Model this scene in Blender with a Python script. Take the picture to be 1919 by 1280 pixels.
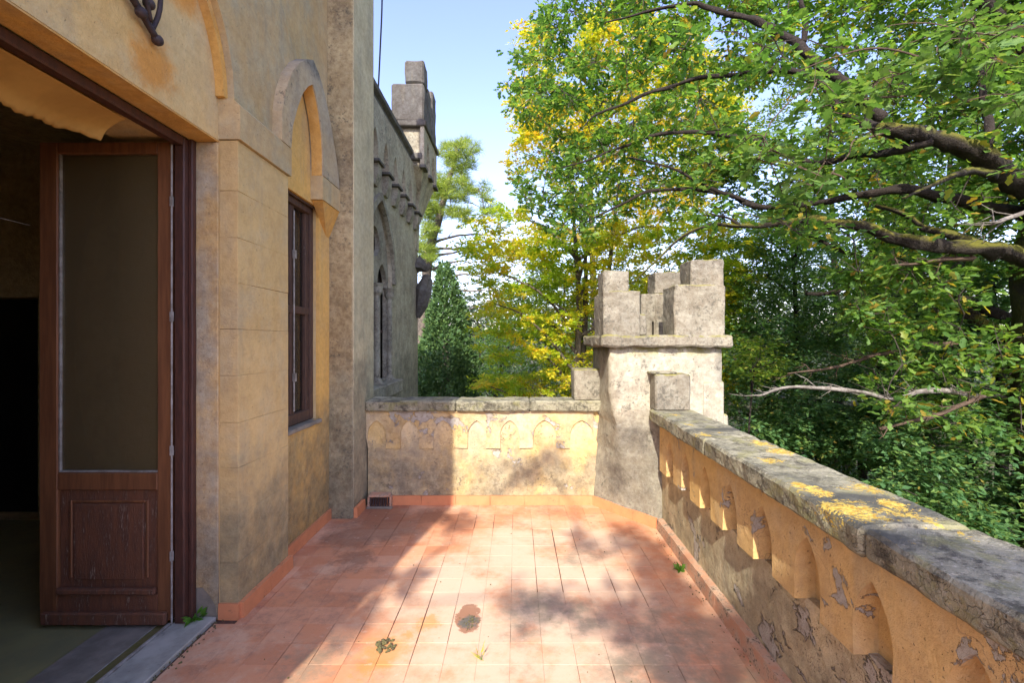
import bpy, bmesh, math, random
import numpy as np
from mathutils import Vector, Matrix, noise as mn
from mathutils.geometry import tessellate_polygon

# ------------------------------------------------------------------ camera, light, exposure
scene = bpy.context.scene
for o in list(bpy.data.objects): bpy.data.objects.remove(o)
F = 870.0; VX, VY = 968.0, 638.0; EYE = 1.5
cd = bpy.data.cameras.new('camera'); cam = bpy.data.objects.new('camera', cd)
scene.collection.objects.link(cam); scene.camera = cam
cam.location = (0, 0, EYE); cam.rotation_euler = (math.radians(90), 0, 0)
cd.sensor_fit = 'HORIZONTAL'; cd.sensor_width = 36.0; cd.lens = 36.0*F/1919.0
cd.shift_x = (959.5-VX)/1919.0; cd.shift_y = -(640-VY)/1919.0
cd.clip_start = 0.05; cd.clip_end = 3000
SUN_EL = math.radians(36); SUN_AZ = math.atan2(-0.2, -1.0)
w = bpy.data.worlds.new('World'); scene.world = w; w.use_nodes = True
wn = w.node_tree.nodes; wl = w.node_tree.links
sky = wn.new('ShaderNodeTexSky'); sky.sky_type = 'NISHITA'; sky.sun_disc = False
sky.sun_elevation = SUN_EL; sky.sun_rotation = SUN_AZ % (2*math.pi)
sky.air_density = 1.0; sky.dust_density = 1.0; sky.ozone_density = 2.0
tint = wn.new('ShaderNodeMix'); tint.data_type = 'RGBA'; tint.blend_type = 'MULTIPLY'; tint.inputs[0].default_value = 1; tint.inputs[7].default_value = (.93, .78, .88, 1)
wl.new(sky.outputs[0], tint.inputs[6]); wl.new(tint.outputs[2], wn['Background'].inputs[0]); wn['Background'].inputs[1].default_value = 0.15
sd = bpy.data.lights.new('sun', 'SUN'); sd.energy = 2.1; sd.angle = math.radians(0.55); sd.color = (1, .93, .82)
so = bpy.data.objects.new('sun', sd); scene.collection.objects.link(so)
LD = Vector((0.2, 1.0, -math.tan(SUN_EL)*math.hypot(.2, 1))).normalized()
so.rotation_euler = LD.to_track_quat('-Z', 'Y').to_euler(); so.location = (-3, -12, 12)
vs = scene.view_settings; vs.view_transform = 'Standard'; vs.look = 'None'; vs.gamma = 1; vs.use_curve_mapping = False
vs.exposure = 2.0
scene.cycles.max_bounces = 8; scene.cycles.diffuse_bounces = 5; scene.cycles.transparent_max_bounces = 8

# ------------------------------------------------------------------ helpers
C = scene.collection
random.seed(7); rng = np.random.default_rng(11)
def P(px, py, Y): return Vector(((px-VX)/F*Y, Y, EYE-(py-VY)/F*Y))
def empty(name, label, cat, loc=(0, 0, 0), group=None):
    o = bpy.data.objects.new(name, None); C.objects.link(o); o.location = loc; o.empty_display_size = .2
    tag(o, label, cat, group); return o
def tag(o, label=None, cat=None, group=None, kind=None):
    if label: o['label'] = label
    if cat: o['category'] = cat
    if group: o['group'] = group
    if kind: o['kind'] = kind
    return o
def link(name, me, mat=None, parent=None, kind=None, smooth=False):
    o = bpy.data.objects.new(name, me); C.objects.link(o)
    if mat is not None and not me.materials: me.materials.append(mat)
    if parent is not None:
        o.parent = parent
        loc = Vector(parent.location)
        if parent.parent: loc += Vector(parent.parent.location)
        o.location = -loc
    if kind: o['kind'] = kind
    if smooth:
        for p in me.polygons: p.use_smooth = True
    return o
def fin(bm, name, mat, parent=None, kind=None, smooth=False):
    me = bpy.data.meshes.new(name)
    bmesh.ops.recalc_face_normals(bm, faces=bm.faces)
    bm.to_mesh(me); bm.free()
    return link(name, me, mat, parent, kind, smooth)
def box(bm, x0, x1, y0, y1, z0, z1):
    r = bmesh.ops.create_cube(bm, size=1)
    for v in r['verts']:
        v.co = Vector((x0+(v.co.x+.5)*(x1-x0), y0+(v.co.y+.5)*(y1-y0), z0+(v.co.z+.5)*(z1-z0)))
    return r['verts']
def bevel(bm, w_, seg=1, ang=30):
    es = [e for e in bm.edges if len(e.link_faces) == 2 and e.calc_face_angle(0) > math.radians(ang)]
    if es: bmesh.ops.bevel(bm, geom=es, offset=w_, segments=seg, affect='EDGES', profile=.5, clamp_overlap=True)
def rough(bm, step, amp, sc=6.0, seed=0.0, amp2=0):
    bmesh.ops.recalc_face_normals(bm, faces=bm.faces)
    cs = np.array([v.co[:] for v in bm.verts]); lo, hi = cs.min(0), cs.max(0)
    for ax in range(3):
        n = int((hi[ax]-lo[ax])/step)
        for k in range(1, n+1):
            co = [0, 0, 0]; co[ax] = lo[ax]+(hi[ax]-lo[ax])*k/(n+1)
            no = [0, 0, 0]; no[ax] = 1
            bmesh.ops.bisect_plane(bm, geom=bm.verts[:]+bm.edges[:]+bm.faces[:], plane_co=co, plane_no=no, dist=1e-5)
    s = Vector((seed, seed*1.7, seed*.3))
    for v in bm.verts:
        d = mn.noise_vector(v.co*sc+s)*amp
        if amp2: d += mn.noise_vector(v.co*sc*4+s)*amp2
        v.co += d
def rbox(name, mat, parent, b, bev=.008, step=.05, amp=.004, sc=6, seed=0, amp2=0, seg=1, kind=None):
    bm = bmesh.new(); box(bm, *b)
    if bev: bevel(bm, bev, seg)
    if step: rough(bm, step, amp, sc, seed, amp2)
    return fin(bm, name, mat, parent, kind)
def prism(bm, outer, holes, f0, f1):
    """outer / holes: 2-D loops (a, b); f0, f1 map (a, b) to the two faces' 3-D points"""
    loops = [outer]+list(holes)
    tris = tessellate_polygon([[Vector((p[0], p[1], 0)) for p in l] for l in loops])
    pts = [p for l in loops for p in l]
    va = [bm.verts.new(f0(*p)) for p in pts]; vb = [bm.verts.new(f1(*p)) for p in pts]
    for t in tris:
        try:
            bm.faces.new([va[i] for i in t]); bm.faces.new([vb[i] for i in reversed(t)])
        except ValueError: pass
    k = 0
    for l in loops:
        n = len(l)
        for i in range(n):
            a, b = k+i, k+(i+1) % n
            bm.faces.new([va[a], va[b], vb[b], vb[a]])
        k += n
def tube(bm, pts, rad, n=8, jit=0.0, cap=True, seed=0.0):
    pts = [Vector(p) for p in pts]
    if not hasattr(rad, '__len__'): rad = [rad]*len(pts)
    prev = None; ref = Vector((0.13, .21, .97))
    for i, p in enumerate(pts):
        d = (pts[min(i+1, len(pts)-1)]-pts[max(i-1, 0)])
        if d.length < 1e-6: d = Vector((0, 0, 1))
        d.normalize()
        if abs(d.dot(ref)) > .95: ref = Vector((.9, .1, .2))
        u = d.cross(ref).normalized(); v = d.cross(u)
        ref = u.cross(d) if u.cross(d).length > .1 else ref
        ring = []
        for k in range(n):
            a = 2*math.pi*k/n; r = rad[i]
            q = u*math.cos(a)+v*math.sin(a)
            if jit: r *= 1+jit*mn.noise(p*7+q*1.3+Vector((seed, 0, 0)))
            ring.append(bm.verts.new(p+q*r))
        if prev:
            for k in range(n): bm.faces.new([prev[k], prev[(k+1) % n], ring[(k+1) % n], ring[k]])
        elif cap: bm.faces.new(list(reversed(ring)))
        prev = ring
    if cap: bm.faces.new(prev)
def smooth_path(ps, rs, sub=5, wob=0.0, seed=0):
    """Catmull-Rom through points"""
    ps = [Vector(p) for p in ps]; out = []; ro = []
    n = len(ps)
    for i in range(n-1):
        p0, p1, p2, p3 = ps[max(i-1, 0)], ps[i], ps[i+1], ps[min(i+2, n-1)]
        for k in range(sub):
            t = k/sub
            q = .5*((2*p1)+(p2-p0)*t+(2*p0-5*p1+4*p2-p3)*t*t+(3*p1-p0-3*p2+p3)*t**3)
            if wob: q += mn.noise_vector(q*1.8+Vector((seed, 3, 1)))*wob
            out.append(q); ro.append(rs[i]*(1-t)+rs[i+1]*t)
    out.append(ps[-1]); ro.append(rs[-1])
    return out, ro

# ------------------------------------------------------------------ materials
class G:
    def __init__(s, name):
        s.m = bpy.data.materials.new(name); s.m.use_nodes = True; s.t = s.m.node_tree; s.n = s.t.nodes; s.l = s.t.links
        s.bsdf = s.n['Principled BSDF']; s.out = s.n['Material Output']
        s.geo = s.n.new('ShaderNodeNewGeometry'); s.pos = s.geo.outputs['Position']
    def put(s, sock, v):
        if hasattr(v, 'links') or isinstance(v, bpy.types.NodeSocket): s.l.new(v, sock)
        elif isinstance(v, (tuple, list)) and len(v) == 3 and sock.type == 'RGBA': sock.default_value = (*v, 1)
        else: sock.default_value = v
    def math(s, op, a, b=0.0, clamp=False, c=None):
        n = s.n.new('ShaderNodeMath'); n.operation = op; n.use_clamp = clamp
        s.put(n.inputs[0], a); s.put(n.inputs[1], b)
        if c is not None: s.put(n.inputs[2], c)
        return n.outputs[0]
    def scale(s, v, x, y, z):
        n = s.n.new('ShaderNodeVectorMath'); n.operation = 'MULTIPLY'; s.put(n.inputs[0], v); n.inputs[1].default_value = (x, y, z); return n.outputs[0]
    def add(s, a, b):
        n = s.n.new('ShaderNodeVectorMath'); n.operation = 'ADD'; s.put(n.inputs[0], a); s.put(n.inputs[1], b); return n.outputs[0]
    def noise(s, sc, detail=4, rough_=.55, vec=None, dist=0, color=False, w_=0):
        n = s.n.new('ShaderNodeTexNoise'); n.inputs['Scale'].default_value = sc; n.inputs['Detail'].default_value = detail
        n.inputs['Roughness'].default_value = rough_; n.inputs['Distortion'].default_value = dist
        v = vec if vec is not None else s.pos
        if w_: v = s.add(v, (w_, w_*.7, w_*1.3))
        s.l.new(v, n.inputs['Vector']); return n.outputs['Color' if color else 'Fac']
    def voro(s, sc, feat='DISTANCE_TO_EDGE', vec=None, out='Distance'):
        n = s.n.new('ShaderNodeTexVoronoi'); n.feature = feat; n.inputs['Scale'].default_value = sc
        s.l.new(vec if vec is not None else s.pos, n.inputs['Vector']); return n.outputs[out]
    def step(s, v, a, b, lo=0.0, hi=1.0):
        n = s.n.new('ShaderNodeMapRange'); n.interpolation_type = 'SMOOTHSTEP'
        s.put(n.inputs[0], v); n.inputs[1].default_value = a; n.inputs[2].default_value = b
        n.inputs[3].default_value = lo; n.inputs[4].default_value = hi; return n.outputs[0]
    def mix(s, f, a, b, mode='MIX'):
        n = s.n.new('ShaderNodeMix'); n.data_type = 'RGBA'; n.blend_type = mode; n.clamp_factor = True
        s.put(n.inputs[0], f); s.put(n.inputs[6], a); s.put(n.inputs[7], b); return n.outputs[2]
    def ramp(s, f, stops):
        n = s.n.new('ShaderNodeValToRGB'); s.l.new(f, n.inputs[0]); e = n.color_ramp.elements
        for i, (p, c) in enumerate(stops):
            if i > 1: e.new(p)
            e[i].position = p; e[i].color = (*c, 1)
        return n.outputs[0]
    def sep(s, v=None):
        n = s.n.new('ShaderNodeSeparateXYZ'); s.l.new(v if v is not None else s.pos, n.inputs[0]); return n.outputs
    def blobs(s, lst, warp=.05, wsc=9, axes=(1, 1, 1), soft=.35):
        """union of soft discs round listed world points (x, y, z, r)"""
        wv = s.noise(wsc, 8, .75, color=True)
        n = s.n.new('ShaderNodeVectorMath'); n.operation = 'MULTIPLY_ADD'; s.l.new(wv, n.inputs[0])
        n.inputs[1].default_value = (warp*4,)*3; s.l.new(s.add(s.pos, (-warp*2,)*3), n.inputs[2])
        v = s.scale(n.outputs[0], *axes); cur = None
        for (x, y, z, r) in lst:
            d = s.n.new('ShaderNodeVectorMath'); d.operation = 'DISTANCE'; s.l.new(v, d.inputs[0])
            d.inputs[1].default_value = (x*axes[0], y*axes[1], z*axes[2])
            q = s.step(d.outputs['Value'], r*(1-soft), r*(1+soft), 1, 0)
            cur = q if cur is None else s.math('MAXIMUM', cur, q)
        return cur
    def bump(s, h, st=.5, dist=.01, prev=None):
        n = s.n.new('ShaderNodeBump'); n.inputs['Strength'].default_value = st; n.inputs['Distance'].default_value = dist
        s.l.new(h, n.inputs['Height'])
        if prev is not None: s.l.new(prev, n.inputs['Normal'])
        return n.outputs[0]
    def done(s, col, rough_=.85, nrm=None, spec=.3):
        s.put(s.bsdf.inputs['Base Color'], col); s.put(s.bsdf.inputs['Roughness'], rough_)
        s.bsdf.inputs['Specular IOR Level'].default_value = spec
        if nrm is not None: s.l.new(nrm, s.bsdf.inputs['Normal'])
        return s.m

def plaster(name, base, alt, grey, grey_amt=.5, stain=None, zst=(.1, .6), dark=(.17, .155, .105), top=None, peel=0.0, crack=False, seed=0, orange=None, bump=1.0, spots=None, mott=.35, black=0.0, moss=0.0):
    g = G(name); z = g.sep()[2]
    n1 = g.noise(1.1, 5, .6, w_=seed+.3); n2 = g.noise(4.5, 6, .65, w_=seed+5); n3 = g.noise(24, 5, .7, w_=seed+2)
    st = g.noise(1.0, 5, .6, vec=g.scale(g.pos, 6, 6, .9), w_=seed+9)
    col = g.mix(g.step(n1, .38, .62), base, alt)
    col = g.mix(g.math('MULTIPLY', g.step(g.math('ADD', g.math('MULTIPLY', n2, .6), g.math('MULTIPLY', st, .4)), .5-.12*grey_amt, .66), grey_amt), col, grey)
    if orange:
        col = g.mix(g.blobs(orange, .08, 4, soft=.5), col, (.62, .30, .07))
    col = g.mix(g.math('MULTIPLY', g.step(st, .52, .74), .35), col, (.27, .22, .14))
    h = g.math('ADD', g.math('MULTIPLY', n3, .6), g.math('MULTIPLY', g.noise(90, 3, .6), .4))
    h = g.math('ADD', h, g.math('MULTIPLY', n2, 1.6))
    if stain:
        m = g.math('ADD', z, g.math('MULTIPLY', g.math('ADD', n2, g.math('MULTIPLY', n1, .9)), -(zst[1]-zst[0])*1.6))
        msk = g.step(m, zst[0]-(zst[1]-zst[0])*1.15, zst[0]-(zst[1]-zst[0])*.1, 1, 0)
        nn = g.noise(11, 9, .72, w_=seed+33)
        sc = g.mix(g.step(nn, .34, .66), dark, stain)
        msk = g.math('MULTIPLY', msk, g.step(g.noise(6, 8, .7, w_=seed+14), .3, .6, .45, 1))
        sc = g.mix(g.math('MULTIPLY', g.step(g.noise(60, 5, .7, w_=4), .58, .72), .6), sc, (.5, .46, .36))
        col = g.mix(g.math('MULTIPLY', msk, .8), col, sc)
    if spots:
        col = g.mix(g.math('MULTIPLY', g.blobs(spots, .12, 5, soft=.6), g.step(n3, .3, .6, .55, 1)), col, dark)
    if top:
        m = g.math('ADD', z, g.math('MULTIPLY', n2, .5*(top[1]-top[0])))
        col = g.mix(g.step(m, *top), col, g.mix(n3, (.12, .115, .09), (.33, .31, .25)))
    if peel:
        pn = g.noise(4.6, 8, .66, w_=seed+20, dist=.3)
        pm = g.step(pn, .66-.2*peel, .675-.2*peel)
        col = g.mix(pm, col, g.mix(n3, (.30, .28, .23), (.48, .45, .38)))
        h = g.math('ADD', h, g.math('MULTIPLY', pm, -2.2))
    if crack:
        wv = g.add(g.pos, g.noise(3, 4, .6, color=True))
        cr = g.step(g.voro(2.2, vec=wv), 0, .012, 0, 1)
        cm = g.step(g.noise(1.3, 2, w_=3), .5, .56)
        col = g.mix(g.math('MULTIPLY', g.math('SUBTRACT', 1, cr), g.math('MULTIPLY', cm, .55)), col, (.12, .09, .06))
    mo = g.math('ADD', g.math('MULTIPLY', g.noise(2.6, 9, .72, w_=seed+50), .4), g.math('MULTIPLY', g.noise(19, 9, .8, w_=seed+51), .6))
    mv = g.step(mo, .36, .64, 1-mott, 1+mott*.45)
    cmb = g.n.new('ShaderNodeCombineXYZ')
    for i in range(3): g.l.new(g.math('POWER', mv, (.85, 1.0, 1.1)[i]), cmb.inputs[i])
    vm = g.n.new('ShaderNodeVectorMath'); vm.operation = 'MULTIPLY'; g.l.new(col, vm.inputs[0]); g.l.new(cmb.outputs[0], vm.inputs[1]); col = vm.outputs[0]
    if black:
        bm_ = g.step(g.math('ADD', g.math('MULTIPLY', g.noise(5, 8, .75, w_=seed+70), .5), g.math('MULTIPLY', g.noise(38, 6, .7, w_=seed+71), .5)), .57-.06*black, .63-.03*black)
        col = g.mix(g.math('MULTIPLY', bm_, .7), col, (.075, .07, .055))
    if moss:
        nz = g.sep(g.geo.outputs['Normal'])[2]
        mm_ = g.math('MULTIPLY', g.step(nz, .15, .7), g.step(g.noise(9, 8, .75, w_=seed+90), .42, .56))
        col = g.mix(g.math('MULTIPLY', mm_, moss), col, g.mix(n3, (.10, .10, .02), (.30, .27, .06)))
    pit = g.step(g.noise(70, 3, .6, w_=seed+80), .66, .72)
    col = g.mix(g.math('MULTIPLY', pit, .45), col, (.12, .1, .07))
    h = g.math('ADD', h, g.math('MULTIPLY', pit, -.6))
    return g.done(col, .92, g.bump(h, .75*bump, .009))

M = {}
M['facade'] = plaster('facade_plaster', (.53, .40, .205), (.50, .355, .16), (.42, .375, .24), .85, seed=1, mott=.2)
M['ochre'] = plaster('ochre_plaster', (.72, .44, .12), (.66, .42, .14), (.54, .40, .2), .4, stain=(.27, .23, .12), zst=(.35, 1.0), dark=(.13, .12, .07), seed=2, mott=.2)
M['pilaster'] = plaster('pilaster_plaster', (.60, .43, .19), (.57, .40, .165), (.49, .41, .245), .6, stain=(.29, .26, .15), zst=(.22, .75), dark=(.15, .14, .09), seed=3, mott=.18)
M['tymp'] = plaster('tympanum_plaster', (.62, .46, .215), (.64, .41, .14), (.53, .44, .26), .6, seed=4, mott=.18,
                    orange=[(-1.6, 2.05, 2.72, .12), (-1.6, 2.2, 3.2, .12)])
M['reveal'] = plaster('reveal_plaster', (.66, .38, .10), (.60, .35, .10), (.52, .40, .22), .35, seed=6, mott=.25)
M['jamb'] = plaster('jamb_plaster', (.60, .39, .14), (.52, .36, .17), (.42, .38, .28), .9, stain=(.3, .28, .2), zst=(.1, .5), seed=7)
M['buttress'] = plaster('buttress_plaster', (.34, .265, .135), (.45, .37, .20), (.30, .26, .16), .8, stain=(.2, .19, .12), zst=(.5, 1.3), seed=8, mott=.5, black=.5)
M['far_par'] = plaster('far_parapet_plaster', (.64, .46, .17), (.57, .45, .25), (.48, .42, .3), .6, stain=(.33, .30, .2), zst=(.2, .52), dark=(.13, .125, .1), seed=12, crack=True, peel=.2, mott=.3, black=.3)
M['far_rel'] = plaster('far_relief_plaster', (.54, .38, .15), (.50, .40, .23), (.44, .40, .31), .6, seed=13, crack=True, peel=.45)
M['right_par'] = plaster('right_parapet_plaster', (.66, .54, .31), (.60, .52, .34), (.50, .46, .35), .6, stain=(.38, .34, .21), zst=(.15, .5), dark=(.20, .185, .12), seed=15, crack=True, peel=.38, bump=1.9, mott=.3, black=.15)
M['right_rel'] = plaster('right_relief_plaster', (.62, .42, .16), (.58, .40, .18), (.50, .43, .30), .35, seed=16, peel=.28, mott=.22, crack=True, bump=1.2)
M['turret'] = plaster('turret_plaster', (.43, .40, .30), (.37, .35, .26), (.27, .255, .2), .95, stain=(.26, .25, .19), zst=(.25, .8), dark=(.15, .14, .115), seed=21, mott=.4, black=.6, moss=.8,
                      spots=[(.86, 4.0, .35, .13), (1.0, 3.85, .72, .1), (.86, 4.0, .95, .08)])
M['merlon'] = plaster('merlon_stone', (.25, .23, .17), (.20, .185, .14), (.31, .29, .22), .8, seed=23, top=(1.98, 2.3), bump=1.8, mott=.45, black=1.0, moss=.8)
M['wing'] = plaster('wing_plaster', (.43, .39, .28), (.48, .43, .30), (.31, .29, .215), .8, seed=25, mott=.45, black=.7, stain=(.2, .2, .14), zst=(.5, 1.2))
M['wing_dark'] = plaster('wing_dark_stone', (.11, .105, .095), (.17, .16, .14), (.085, .082, .072), .9, seed=26, black=.8, mott=.5)
M['wing_light'] = plaster('wing_trim', (.38, .35, .26), (.32, .295, .22), (.22, .21, .165), .8, seed=27, black=.8, mott=.5)
M['room'] = plaster('room_plaster', (.62, .50, .26), (.55, .45, .24), (.45, .38, .22), .5, seed=28)

def coping_mat(name, lichen=True):
    g = G(name); n1 = g.noise(3.5, 6, .65); n2 = g.noise(18, 6, .7, w_=3); n3 = g.noise(70, 4, .7, w_=8)
    nz = g.sep(g.geo.outputs['Normal'])[2]
    col = g.mix(g.step(n1, .38, .62), (.33, .31, .215), (.205, .195, .13))
    col = g.mix(g.step(g.noise(13, 9, .78, w_=3), .47, .62), col, (.085, .078, .055))
    col = g.mix(g.math('MULTIPLY', g.step(n3, .55, .72), .7), col, (.46, .43, .34))
    col = g.mix(g.math('MULTIPLY', g.step(g.noise(7, 5, .7, w_=31), .5, .63), .65), col, (.23, .22, .09))
    col = g.mix(g.math('MULTIPLY', g.step(g.noise(2.2, 4, .6, w_=17), .55, .68), g.step(nz, .3, .8)), col, (.08, .08, .065))
    if lichen:
        L = [(1.09, 1.5, .953, .075), (1.05, 1.53, .953, .05), (1.293, 2.47, .953, .05), (1.30, 2.29, .953, .055), (1.158, 2.12, .953, .04), (1.08, 2.69, .953, .04), (1.084, 1.68, .953, .045),
             (1.06, 1.75, .953, .03), (1.29, 1.718, .953, .055), (1.255, 1.54, .953, .045), (1.207, 1.473, .953, .03), (1.243, 1.44, .953, .028), (1.24, 1.389, .953, .024), (1.27, 1.30, .953, .022),
             (1.16, 3.4, .953, .03), (1.21, 1.72, .953, .012), (1.12, 3.0, .953, .02), (1.2, 2.75, .953, .016)]
        lm = g.blobs(L, .035, 16, axes=(1.0, .75, 1), soft=.95)
        lm = g.step(g.math('ADD', g.math('MULTIPLY', lm, .75), g.math('ADD', g.math('MULTIPLY', g.noise(30, 6, .8, w_=2), 1.9), g.math('MULTIPLY', g.noise(120, 3, .7, w_=2), .9))), 1.80, 1.95)
        lm = g.math('MULTIPLY', lm, .92)
        col = g.mix(lm, col, g.mix(g.step(g.noise(60, 5, .8), .4, .6), (.42, .24, .02), (.60, .47, .10)))
    h = g.math('ADD', g.math('MULTIPLY', n2, 1.2), g.math('MULTIPLY', n3, .6))
    cr = g.step(g.voro(9, vec=g.add(g.scale(g.pos, 1, .5, 1.3), g.noise(6, 3, .6, color=True))), 0, .035, 0, 1)
    h = g.math('ADD', h, g.math('MULTIPLY', cr, g.step(nz, .2, .6, .8, 0)))
    return g.done(col, .95, g.bump(h, .9, .012))
M['coping'] = coping_mat('coping_stone'); M['coping_far'] = coping_mat('coping_stone_plain', False)

def tile_mat():
    g = G('terracotta_floor'); oi = g.n.new('ShaderNodeObjectInfo'); r = oi.outputs['Random']
    n1 = g.noise(1.3, 5, .6, w_=2); n2 = g.noise(7, 6, .65); n3 = g.noise(45, 4, .7)
    col = g.ramp(r, [(0, (.48, .20, .10)), (.3, (.55, .24, .115)), (.8, (.59, .265, .13)), (1, (.62, .33, .19))])
    col = g.mix(g.math('MULTIPLY', g.step(n2, .42, .7), .6), col, (.56, .30, .17))
    col = g.mix(g.math('MULTIPLY', g.step(g.noise(2.1, 8, .72, w_=77), .46, .62), .7), col, (.60, .40, .26))
    col = g.mix(g.math('MULTIPLY', g.step(g.noise(8, 9, .8, w_=78), .54, .66), .55), col, (.36, .20, .13))
    gr = g.math('MULTIPLY', g.step(g.noise(1.7, 9, .78, w_=88), .50, .62), g.step(g.noise(22, 6, .8, w_=89), .40, .62, .35, 1))
    col = g.mix(g.math('MULTIPLY', gr, .6), col, (.24, .13, .085))
    wm = g.blobs([(.0, 2.2, 0, .6), (.2, 1.8, 0, .6), (.1, 3.4, 0, .4), (.25, 2.9, 0, .5), (-.3, 2.9, 0, .4), (.3, 1.9, 0, .4), (0.45, 3.5, 0, .3), (-.2, 2.1, 0, .3)], .3, 2.2, soft=.6)
    wm = g.math('MULTIPLY', wm, g.step(g.noise(3.2, 8, .7, w_=40), .30, .56))
    col = g.mix(g.math('MULTIPLY', wm, .85), col, (.60, .46, .33))
    mm = g.blobs([(.75, 2.35, 0, .28), (.85, 2.05, 0, .25), (.55, 2.15, 0, .2), (.4, 3.3, 0, .16), (.1, 2.55, 0, .2), (.3, 2.45, 0, .15), (-.95, 2.2, 0, .12)], .2, 4, soft=.7)
    mm = g.math('MULTIPLY', mm, g.step(g.noise(5, 6, .7, w_=9), .35, .6))
    col = g.mix(g.math('MULTIPLY', mm, .75), col, g.mix(n3, (.14, .12, .08), (.26, .24, .17)))
    wt = g.blobs([(-1.0, 3.75, 0, .28), (-1.25, 3.55, 0, .22), (-1.1, 3.2, 0, .13), (-.75, 3.95, 0, .18), (-1.2, 4.0, 0, .3)], .14, 6, soft=.45)
    col = g.mix(g.math('MULTIPLY', wt, .6), col, (.16, .075, .045))
    rst = g.blobs([(-.64, 2.24, 0, .10), (-.66, 2.14, 0, .07), (-.47, 2.46, 0, .06), (-.55, 2.36, 0, .04)], .08, 14, soft=.5)
    col = g.mix(g.math('MULTIPLY', rst, .6), col, (.56, .24, .04))
    dk = g.blobs([(-.26, 2.5, 0, .135)], .03, 16, axes=(2.1, 1, 1), soft=.06)
    col = g.mix(g.math('MULTIPLY', dk, .8), col, (.24, .10, .05))
    dk2 = g.blobs([(-.25, 2.47, 0, .05)], .05, 14, soft=.3)
    col = g.mix(dk2, col, (.12, .11, .09))
    sp = g.step(g.noise(95, 3, .7), .66, .72)
    col = g.mix(g.math('MULTIPLY', sp, .7), col, (.1, .06, .04))
    col = g.mix(g.math('MULTIPLY', g.step(g.noise(16, 6, .75, w_=60), .60, .66), .35), col, (.66, .5, .4))
    h = g.math('ADD', g.math('MULTIPLY', n3, .5), n2)
    ro = g.math('ADD', .42, g.math('MULTIPLY', n2, .45))
    return g.done(col, ro, g.bump(h, .35, .004), .4)
M['tile'] = tile_mat()
def simple(name, c1, c2, sc=8, rough_=.8, bs=.4, bd=.004, spec=.3, c3=None, th=(.6, .7), stretch=None):
    g = G(name); v = g.scale(g.pos, *stretch) if stretch else None
    n = g.noise(sc, 6, .65, vec=v); n2 = g.noise(sc*6, 4, .65, vec=v)
    col = g.mix(g.step(n, .35, .65), c1, c2)
    if c3: col = g.mix(g.step(g.math('ADD', g.math('MULTIPLY', n, .5), g.math('MULTIPLY', n2, .5)), *th), col, c3)
    return g.done(col, rough_, g.bump(g.math('ADD', n, n2), bs, bd), spec)
M['skirt'] = simple('terracotta_skirting', (.62, .25, .11), (.55, .22, .10), 9, .6, .4, .003, c3=(.2, .11, .06), th=(.58, .66))
M['skirt_old'] = simple('weathered_skirting', (.50, .26, .15), (.46, .34, .24), 12, .85, .8, .006, c3=(.12, .09, .06), th=(.52, .62))
M['mortar'] = simple('floor_mortar', (.16, .075, .045), (.08, .05, .035), 30, .95)
M['wood'] = simple('door_wood', (.24, .10, .04), (.16, .065, .028), 3, .5, .5, .002, .4, c3=(.30, .2, .14), th=(.66, .70), stretch=(14, 14, 1))
M['wood_worn'] = simple('worn_door_wood', (.20, .08, .038), (.12, .055, .032), 3, .8, .9, .004, .3, c3=(.36, .25, .17), th=(.55, .66), stretch=(12, 12, 1.8))
M['wood_dark'] = simple('frame_wood', (.085, .033, .02), (.055, .024, .016), 4, .55, .5, .002, .4, c3=(.42, .34, .3), th=(.66, .69), stretch=(14, 14, 3))
M['wood_win'] = simple('window_wood', (.10, .055, .035), (.06, .035, .025), 4, .7, .6, .002, .3, c3=(.25, .2, .15), th=(.60, .68), stretch=(14, 14, 2))
M['metal'] = simple('grey_metal_rod', (.36, .34, .30), (.2, .18, .15), 20, .45)
M['iron'] = simple('wrought_iron', (.035, .025, .03), (.06, .04, .035), 25, .6, .6)
M['marble'] = simple('grey_marble', (.42, .41, .35), (.27, .265, .225), 5, .5, .3, .002, .4, c3=(.13, .13, .12), th=(.58, .66))
M['sill'] = simple('grey_stone_sill', (.25, .22, .17), (.17, .15, .115), 8, .8)
M['moss_strip'] = simple('mossy_strip', (.12, .11, .03), (.16, .13, .05), 20, .95)
M['room_floor'] = simple('room_floor_yellow', (.26, .24, .10), (.20, .19, .09), 3, .6)
M['black'] = simple('unlit_black', (.01, .01, .01), (.012, .01, .01), 3, .9)  # near-black colour standing in for unlit space behind openings
M['bark'] = simple('oak_bark', (.04, .032, .026), (.022, .018, .015), 10, .95, 1.0, .02, .2, c3=(.12, .11, .09), th=(.57, .66))
M['twig'] = simple('twig_bark', (.055, .045, .035), (.035, .028, .022), 10, .9)
M['bark_pale'] = simple('pale_bark', (.15, .125, .095), (.07, .06, .05), 8, .95, .8, .015)
M['dead'] = simple('dead_wood', (.24, .22, .19), (.12, .105, .085), 12, .9, .8, .01)
M['dead_brown'] = simple('dead_brown_wood', (.11, .075, .05), (.07, .048, .035), 12, .9, .8, .01)
M['cloth'] = simple('ochre_cloth', (.60, .38, .12), (.52, .32, .1), 4, .95, .3, .002)
M['ground'] = simple('garden_ground', (.07, .085, .03), (.10, .08, .05), .8, 1, .6, .05, c3=(.14, .12, .07), th=(.55, .65))
M['cable'] = simple('cable_black', (.02, .02, .02), (.03, .03, .03), 5, .6)
M['moss_clump'] = simple('moss_clump', (.22, .2, .08), (.12, .1, .06), 60, 1, 1, .01)
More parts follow.
